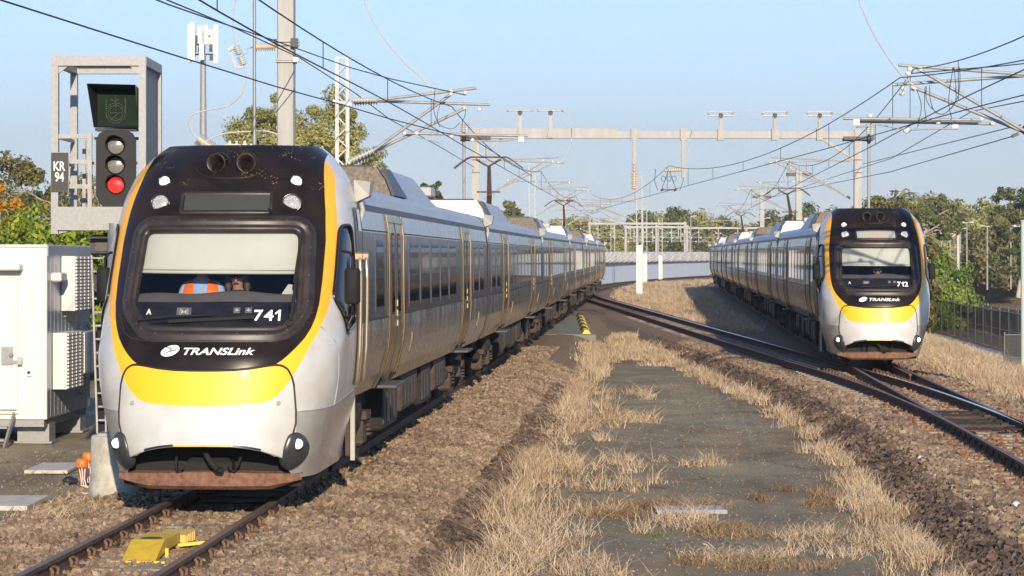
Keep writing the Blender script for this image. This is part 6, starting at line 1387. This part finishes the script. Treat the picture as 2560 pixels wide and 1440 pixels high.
for i, (px, top, Y) in enumerate(((2250, 505, 300), (2300, 490, 350), (2345, 498, 380), (2385, 508, 370), (2430, 515, 360), (2470, 522, 380), (2500, 518, 340), (2535, 512, 330), (2575, 505, 350), (2610, 500, 340), (2330, 540, 310), (2380, 548, 315), (2440, 552, 320), (2490, 555, 310), (2540, 552, 318), (2590, 545, 320))):
    h = at(0, top, Y).z + 1; k = i % 2; copy_tree(hp[k], float(at(px, 0, Y).x), Y, -1, h / 8, rng.uniform(0, 6), ('olive', 'brownish')[k] + ' tree of the wood beyond the creek')
for px, Y, h, w_, lm, lb in ((2345, 152, 4.1, 5.2, 'leaf_bright', 'bright green rounded shrub close beside the right train mirror'), (2318, 142, 4.0, 3.2, 'leaf_bright', 'bright green shrub touching the right side of the right train'), (2440, 358, 8.0, 9, 'leaf_bright', 'dome of fresh green shrub in the middle distance under the lamps'), (2393, 352, 7.4, 8, 'leaf_dark', 'dark green shrub left of the fresh green dome'), (2500, 350, 7.6, 10, 'leaf_gum', 'wide olive shrub on the creek bank at the right'), (2558, 342, 8.0, 9, 'leaf_dark', 'dark shrub at the right edge above the water'), (2418, 338, 4.6, 5, 'leaf_brown', 'brown leafless looking shrub on the dry bank'), (2475, 336, 3.4, 4.4, 'leaf_brown', 'low brown shrub hanging over the creek'), (2532, 330, 4.6, 7, 'leaf_dark', 'low dark shrub leaning over the water'), (2372, 300, 5.8, 5.6, 'leaf_olive', 'olive shrub behind the bright green ones')):
    X = float(at(px, 0, Y).x); tree('shrub', X, Y, max(-3.2, G0(X, Y)) if Y > 160 else G0(X, Y), h + (.8 if Y > 160 else 1.0), w_, lm, 150 + px, lb, 'shrub', size=.14 if Y < 200 else .26, n_cl=80, n_leaf=230, cl=.32, crown_h=1.0, trunk=.08)
# left: lush shrub row, yellow shrub, palms, bare tree, dark trees
for px, top, Y, w_, lm, lb in ((45, 562, 56, 3.0, 'leaf_lush', 'lush shrub with bright yellow green leaves over the shelter roof, leftmost'), (120, 532, 58, 3.2, 'leaf_lush', 'lush yellow green shrub behind the shelter left of the signal cage, tallest'), (205, 556, 57, 2.6, 'leaf_lush', 'lush yellow green shrub seen under the signal platform'), (265, 530, 60, 2.4, 'leaf_lush', 'lush yellow green shrub behind the signal lamps'), (5, 478, 66, 1.5, 'leaf_yellow', 'orange yellow flowering shrub at the left edge')):
    X = float(at(px, 0, Y).x); h = at(0, top, Y).z + .62; tree('leafy_shrub' if lm == 'leaf_lush' else 'flowering_shrub', X, Y, -.4, h, w_, lm, 160 + px, lb, 'shrub', size=.085, n_cl=110, n_leaf=190, cl=.26, crown_h=.9, trunk=.07, droop=1.2)
def bare_tree(x, y, z, h, seed, label):
    rg = np.random.default_rng(seed); r = empty('bare_tree', (x, y, z), 0, label, 'tree'); b = MB(); tips = []
    def grow(p, d, L, r0, k):
        q = p + d * L * .5 + Vector((rg.normal(), rg.normal(), rg.normal())) * L * .06; e = p + d * L; b.tube([p, q, e], [r0, r0 * .85, r0 * .68], 5 if k > 1 else 8, 0, cap=False)
        if k >= 6: tips.append(e); return
        for _ in range(3 if k in (1, 2) else 2):
            nd = (d + Vector((rg.normal(), rg.normal(), rg.normal() * .6 + .12)) * .55).normalized(); grow(e, nd, L * rg.uniform(.66, .9), r0 * .62, k + 1)
    grow(Vector((0, 0, 0)), Vector((.12, 0, 1)).normalized(), h * .30, .15, 0); b.build('trunk', M['bark_pale'], parent=r)
    t = np.array([tuple(v) for v in tips]); sel = t[(t[:, 2] > h * .55) & (rg.random(len(t)) < .12)]
    if len(sel):
        p = np.repeat(sel, 26, 0) + rg.normal(size=(len(sel) * 26, 3)) * .15; a = rg.normal(size=p.shape) * .032; c = rg.normal(size=p.shape) * .024
        np_obj('crown', np.stack([p - a, p + c, p + a, p - c], 1).reshape(-1, 3), np.arange(len(p) * 4).reshape(-1, 4), [M['leaf_olive']], parent=r)
    return r
bare_tree(float(at(95, 0, 72).x), 72, -.4, 5.6, 5, 'leafless pale branched tree left of the signal number plate')
bare_tree(float(at(25, 0, 74).x), 74, -.4, 5.9, 8, 'leafless pale branched tree at the left edge')
bare_tree(float(at(190, 0, 76).x), 76, -.4, 5.0, 11, 'leafless tree seen through the signal cage')
for px, top, Y, w_, lm, lb in ((90, 400, 92, 3.8, 'leaf_olive', 'dark brownish tree behind the leafless ones, left'), (30, 385, 98, 3.6, 'leaf_olive', 'dark olive tree at the left edge behind the leafless one'), (150, 415, 96, 3.4, 'leaf_dark', 'dark tree behind the signal number plate'), (230, 440, 95, 3.2, 'leaf_olive', 'olive tree behind the signal cage'), (330, 445, 110, 4.0, 'leaf_dark', 'dark tree between the signal and the left train'), (285, 425, 120, 4.0, 'leaf_dark', 'small dark tree top right of the signal lamps')):
    h = at(0, top, Y).z + .4; tree('bush_tree', float(at(px, 0, Y).x), Y, -.4, h, w_, lm, 190 + px, lb, size=.11, n_cl=80, n_leaf=180, cl=.28, crown_h=.95, trunk=.12, droop=.4)
def palm(x, y, z, h, seed, label):
    rg = np.random.default_rng(seed); r = empty('palm', (x, y, z), 0, label, 'palm', 'palms behind the shelter'); b = MB(); b.tube([(0, 0, 0), (.05, 0, h * .5), (0, 0, h)], [.1, .08, .06], 8); b.build('trunk', M['bark'], parent=r); b = MB()
    for k in range(15):
        a = k * 2.4; el = rg.uniform(.2, 1.1); L = rg.uniform(1.1, 1.6); P = []
        for t in np.linspace(0, 1, 9): P.append(Vector((math.cos(a) * L * t * math.cos(el * (1 - t * .5)), math.sin(a) * L * t * math.cos(el * (1 - t * .5)), h + L * (t * math.sin(el) - .75 * t * t))))
        b.tube(P, [.015] * 8 + [.004], 4, 0)
        for i in range(1, 9):
            d = (P[i] - P[i - 1]).normalized(); sd = d.cross(Vector((0, 0, 1))).normalized()
            for s in (-1, 1):
                for f in (0, .5):
                    o = P[i - 1].lerp(P[i], f); e = o + (sd * s * .28 + d * .22 + Vector((0, 0, -.10))) * (1.2 - i * .08); b.add([o - d * .02, o + d * .02, e], [(0, 1, 2)])
    b.build('crown', M['leaf_palm'], parent=r)
palm(float(at(60, 0, 64).x), 64, -.4, 3.0, 3, 'palm with drooping fronds over the lush shrubs, left one')
palm(float(at(125, 0, 66).x), 66, -.4, 2.7, 4, 'palm with drooping fronds over the lush shrubs, right one')
palm(float(at(15, 0, 68).x), 68, -.4, 3.1, 6, 'palm behind the orange yellow shrub at the left edge')

# ------------------------------------------------------------------ path, fence, lamps at the right
b = MB(); ys = np.arange(40, 230, 2.0)
b.grid([[(float(xB0(y)) + l, y, float(ground_z(float(xB0(y)) + l, y)) + .03) for y in ys] for l in (8.9, 9.6, 10.3)]); b.build('path', M['concrete'], kind='structure')
mat('post_dark', (.13, .13, .13), .6, .2, .1, 8)
r = empty('chain_fence', (0, 0, 0), 0, 'long dark chain link fence with pale posts between the path and the creek', 'fence')
fl = lambda y: float(xB0(y)) + 10.9
b = MB(); ys = list(np.arange(70, 232, 3.0)); vs = [(fl(y), y, float(ground_z(fl(y), y))) for y in ys]; b.grid([[(x, y, z + .02) for x, y, z in vs], [(x, y, z + 1.85) for x, y, z in vs]], 0, False); b.build('wire_mesh', M['chain_link'], parent=r)
for x, y, z in vs: MB().tube([(x, y, z - .2), (x, y, z + 1.95)], .035, 8).build('fence_post', M['post_dark'], parent=r)
b = MB(); b.tube([(x, y, z + 1.82) for x, y, z in vs], .022, 6); b.tube([(x, y, z + .95) for x, y, z in vs], .012, 6); b.build('top_rail', M['steel_grey'], parent=r)
r = empty('chain_fence', (0, 0, 0), 0, 'second chain link fence on the far side of the creek path, lower and paler', 'fence')
fl2 = lambda y: float(xB0(y)) + 14.6
b = MB(); vs = [(fl2(y), y, float(ground_z(fl2(y), y)) + .2) for y in np.arange(90, 232, 3.2)]; b.grid([[(x, y, z) for x, y, z in vs], [(x, y, z + 1.6) for x, y, z in vs]], 0, False); b.build('wire_mesh', M['chain_link'], parent=r)
for x, y, z in vs: MB().tube([(x, y, z - .2), (x, y, z + 1.7)], .03, 6).build('fence_post', M['post_dark'], parent=r)
r = empty('gate_panel', (float(at(2511, 0, 84).x), 84, -1.9), 0, 'dark mesh gate panel with diagonal stay at the right edge', 'gate'); b = MB(); H = 1.9
for x in (0, .62, 1.25): b.tube([(x, 0, -.1), (x, 0, H + (.1 if x == 0 else 0))], .035, 8)
b.tube([(0, 0, H), (1.25, 0, H)], .03, 8); b.tube([(0, .03, H - .35), (.55, .03, .2)], .03, 8); b.tube([(0, 0, 1.1), (.6, 0, 1.1)], .02, 6); b.build('gate_frame', M['post_dark'], parent=r)
b = MB(); b.add([(0, 0, .05), (1.25, 0, .05), (1.25, 0, H), (0, 0, H)], [(0, 1, 2, 3)]); b.add([(0, .06, .05), (1.25, .06, .05), (1.25, .06, H), (0, .06, H)], [(0, 1, 2, 3)]); b.build('wire_mesh', M['chain_link'], parent=r)
p = at(2557, 0, 80); b = MB(); b.tube([(p.x, 80, -2), (p.x, 80, 3.9)], .07, 14); b.lathe((p.x, 80, 3.9), [(.09, 0), (.06, .05), (.001, .06)], 0, 14); b.lathe((p.x, 80, -1.9), [(.2, 0), (.2, .05), (.1, .1)], 0, 14); b.build('pale_pole', M['pole_green'], label='pale green round pole at the right edge', cat='pole')
p = at(2548, 975, 58); b = MB(); b.lathe(p, [(.09, -.06), (.095, -.04), (.085, .06), (.06, .09), (.001, .09)], 0, 16); b.lathe(p, [(.03, -.06), (.03, -.5)], 1, 8); b.build('conduit_marker', [M['orange_plastic'], M['pipe_pink']], label='orange cable cap at the right edge beside the gate panel', cat='cable cap', group='orange cable caps')
# lamp standards beyond the creek
for i, (px, top, bot, Y, two) in enumerate(((2354, 554, 616, 262, 1), (2375, 559, 612, 270, 1), (2401, 572, 600, 300, 1), (2417, 557, 590, 275, 1), (2468, 566, 604, 290, 1), (2478, 559, 580, 310, 1), (2527, 565, 620, 300, 1), (2551, 567, 618, 280, 1), (2318, 553, 600, 300, 0), (1727, 541, 660, 330, 0), (1910, 546, 600, 330, 0), (1992, 545, 600, 330, 0))):
    p = at(px, top, Y); r = empty('street_lamp', (p.x, Y, .2 if px < 2100 else -1), 0, ('pale double armed lamp standard over the trees beyond the creek' if two else 'single armed pale lamp standard among the far trees'), 'street lamp', 'double lamp standards' if two else 'single lamp standards')
    h = p.z - r.location.z; MB().tube([(0, 0, 0), (0, 0, h)], [.11, .07], 8).build('pole', M['galv_pale'], parent=r)
    for s in ((-1, 1) if two else (1,)):
        b = MB(); b.bar((0, 0, h), (s * .55, 0, h + .03), .06); b.box((s * .55, 0, h + .05), (.5, .28, .12), 0, bev=.04); b.build('lamp_head', M['porcelain'], parent=r)
r = empty('yard_portal', (0, 275, -.8), 0, 'small grey yard portal beyond the creek beside the lamp standards', 'portal', 'yard portals beyond the creek'); q = lambda px, py: at(px, py, 275) - r.location
b = MB(); b.bar(q(2330, 582), q(2398, 582), .3, .3); b.build('beam', M['galv'], parent=r); b = MB(); b.bar(q(2394, 582), q(2380, 592), .15); p = q(2395, 575); b.bar((p.x, 0, 0), (p.x, 0, p.z), .3, .3, up=(0, 1, 0)); b.build('post', M['galv'], parent=r)
r = empty('yard_portal', (0, 310, -.8), 0, 'fainter grey yard portal at the right among the lamp standards', 'portal', 'yard portals beyond the creek'); q = lambda px, py: at(px, py, 310) - r.location
b = MB(); b.bar(q(2440, 590), q(2570, 592), .3, .3); b.build('beam', M['galv'], parent=r); b = MB()
for px in (2445, 2540): p = q(px, 588); b.bar((p.x, 0, 0), (p.x, 0, p.z), .16, .16, up=(0, 1, 0))
b.build('post', M['galv'], parent=r)

# ------------------------------------------------------------------ people in the cabs
def person(train, u, d, v_sh, label, vest=True, hat=True, lean=0, sleeve='shirt', long_hair=False, glasses=True):
    "seated figure; v_sh = shoulder height above rail"
    Wm = Matrix.Translation(train.location) @ Matrix.Rotation(train.rotation_euler.z, 4, 'Z')
    z0 = v_sh - .50; r = empty('person', Wm @ Vector((u, d, z0)), train.rotation_euler.z, label, 'person')
    J = [((0, .08, 0), .15, .11), ((0, .07, .16), .145, .10), ((0, .05, .33), .165, .11), ((0, .05, .46), .12, .085), ((0, .03, .545), .056, .056), ((0, .01, .60), .06, .07),
         ((.19, .05, .44), .065, .065), ((.25, -.02, .20), .05, .05), ((.20, -.25, .14), .038, .036), ((-.19, .05, .44), .065, .065), ((-.25, -.02, .20), .05, .05), ((-.20, -.25, .14), .038, .036),
         ((.10, -.02, -.02), .085, .08), ((.13, -.42, .02), .07, .065), ((.13, -.46, -.38), .05, .05), ((-.10, -.02, -.02), .085, .08), ((-.13, -.42, .02), .07, .065), ((-.13, -.46, -.38), .05, .05),
         ((0, -.01, .685), .082, .098), ((0, .0, .765), .072, .088)]
    E_ = [(0, 1), (1, 2), (2, 3), (3, 4), (4, 5), (5, 18), (18, 19), (3, 6), (6, 7), (7, 8), (3, 9), (9, 10), (10, 11), (0, 12), (12, 13), (13, 14), (0, 15), (15, 16), (16, 17)]
    me = bpy.data.meshes.new('body'); me.from_pydata([j[0] for j in J], E_, []); o = bpy.data.objects.new('body', me); COL.objects.link(o)
    sk = o.modifiers.new('skin', 'SKIN'); ss = o.modifiers.new('sub', 'SUBSURF'); ss.levels = 2; ss.render_levels = 2; sk.use_smooth_shade = True
    for i, j in enumerate(J): me.skin_vertices[0].data[i].radius = (j[1], j[2]); me.skin_vertices[0].data[i].use_root = (i == 0)
    m2 = bpy.data.meshes.new_from_object(o.evaluated_get(bpy.context.evaluated_depsgraph_get())); o.modifiers.clear(); o.data = m2; o.parent = r
    m2.materials.clear()
    for k in ('skin', sleeve, 'navy_cloth'): m2.materials.append(M[k])
    for p in m2.polygons:
        c = p.center; p.use_smooth = True; arm = abs(c.x) > .17 and c.z < .27 and c.y < 0.02
        p.material_index = 0 if c.z > .545 or (arm and (c.z < .22)) else 2 if c.z < .06 else 1
    b = MB(); b.lathe((0, -.115, .655), [(.001, -.03), (.014, -.02), (.018, .0), (.010, .035), (.001, .04)], 0, 8); b.tube([(-.028, -.098, .625), (0, -.106, .622), (.028, -.098, .625)], .007, 5, 1)
    for s in (-1, 1): b.lathe((s * .085, .0, .675), [(.001, -.03), (.012, -.02), (.014, .01), (.001, .03)], 0, 8)
    b.build('face', [M['skin'], M['red_panel']], parent=r)
    if glasses:
        b = MB()
        for s in (-1, 1): b.lathe((s * .034, -.098, .70), [(.001, -.012), (.03, -.006), (.03, .0)], 0, 12, (0, 1, 0)); b.tube([(s * .06, -.09, .70), (s * .086, .0, .69)], .005, 4)
        b.tube([(-.01, -.106, .703), (.01, -.106, .703)], .005, 4); b.build('sunglasses', M['black_gloss'], parent=r)
    b = MB(); b.lathe((0, .01, .70), [(.094, -.0), (.102, .03), (.10, .08), (.075, .125), (.001, .142)], 0, 18)
    if long_hair:
        for s in (-1, 1): b.tube([(s * .07, .03, .76), (s * .10, .02, .66), (s * .105, .01, .58), (s * .10, -.01, .50)], [.03, .04, .04, .012], 8)
    b.build('hair', M['hair'], parent=r)
    if hat:
        b = MB(); b.lathe((0, .0, .735), [(.155, -.012), (.16, .0), (.104, .012), (.10, .08), (.06, .105), (.001, .11)], 0, 20); b.build('hat', M['navy_cloth'], parent=r)
    if vest:
        b = MB()
        for s in (-1, 1):
            rows = []
            for z, xi, xo, y in ((.0, .055, .185, -.085), (.14, .055, .18, -.085), (.26, .06, .185, -.092), (.36, .065, .185, -.085), (.44, .068, .165, -.055), (.485, .072, .15, .0), (.48, .07, .16, .09), (.40, .05, .19, .155), (.2, .0, .19, .165), (.0, .0, .19, .19)):
                rows.append([(s * (xi + (xo - xi) * t), y + (.045 * t * t if y < 0.03 else -.03 * t * t), z + (0 if y < 0 else 0)) for t in np.linspace(0, 1, 5)])
            b.grid(rows, 0); b.grid([[(p[0] * 1.0, p[1] - .004, p[2]) for p in rows[1][1:4]], [(p[0], p[1] - .004, p[2]) for p in rows[2][1:4]]], 1)
            b.grid([[(s * .185, -.05, .0), (s * .185, -.05, .3)], [(s * .205, .06, .0), (s * .205, .06, .26)], [(s * .19, .17, 0), (s * .19, .15, .3)]], 0)
        b.v = [(x * 1.09, y * 1.16 - .012, z * 1.03 + .006) for x, y, z in b.v]
        b.build('safety_vest', [M['hivis'], M['reflect_white']], parent=r)
    return r
person(TA, -.22, 1.18, 2.39, 'person in orange vest over light blue shirt, left behind the 741 windscreen', hat=True)
person(TA, .185, 1.12, 2.25, 'person with long hair, dark hat and striped vest, driving in the 741 cab', sleeve='navy_cloth', long_hair=True)
person(TB, .05, 1.15, 2.16, 'person with sunglasses driving in the 712 cab', vest=False, sleeve='navy_cloth', hat=True)
# white booklet on the dashboard
Wm = Matrix.Translation(TA.location) @ Matrix.Rotation(TA.rotation_euler.z, 4, 'Z'); c = Wm @ Vector((.80, 1.02, 2.285)); b = MB(); b.prism([(c.x - .11, c.y - .05, c.z - .04), (c.x + .10, c.y - .05, c.z - .05), (c.x + .09, c.y + .05, c.z + .05), (c.x - .05, c.y + .05, c.z + .06)], (0, 0, 0), (0, .006, .012)); b.build('booklet', M['porcelain'], label='white papers lying on the dashboard of train 741', cat='papers')

# ------------------------------------------------------------------ air between here and the hills
hm_ = bpy.data.materials.new('haze'); hm_.use_nodes = True; n = hm_.node_tree.nodes; n.remove(n['Principled BSDF'])
pv = n.new('ShaderNodeVolumePrincipled'); pv.inputs['Color'].default_value = (.80, .88, 1, 1); pv.inputs['Density'].default_value = .0002; pv.inputs['Anisotropy'].default_value = 0
hm_.node_tree.links.new(pv.outputs[0], n['Material Output'].inputs['Volume'])
b = MB(); b.box((0, 4300, 245), (19000, 10000, 504)); o = b.build('haze', hm_, kind='stuff')
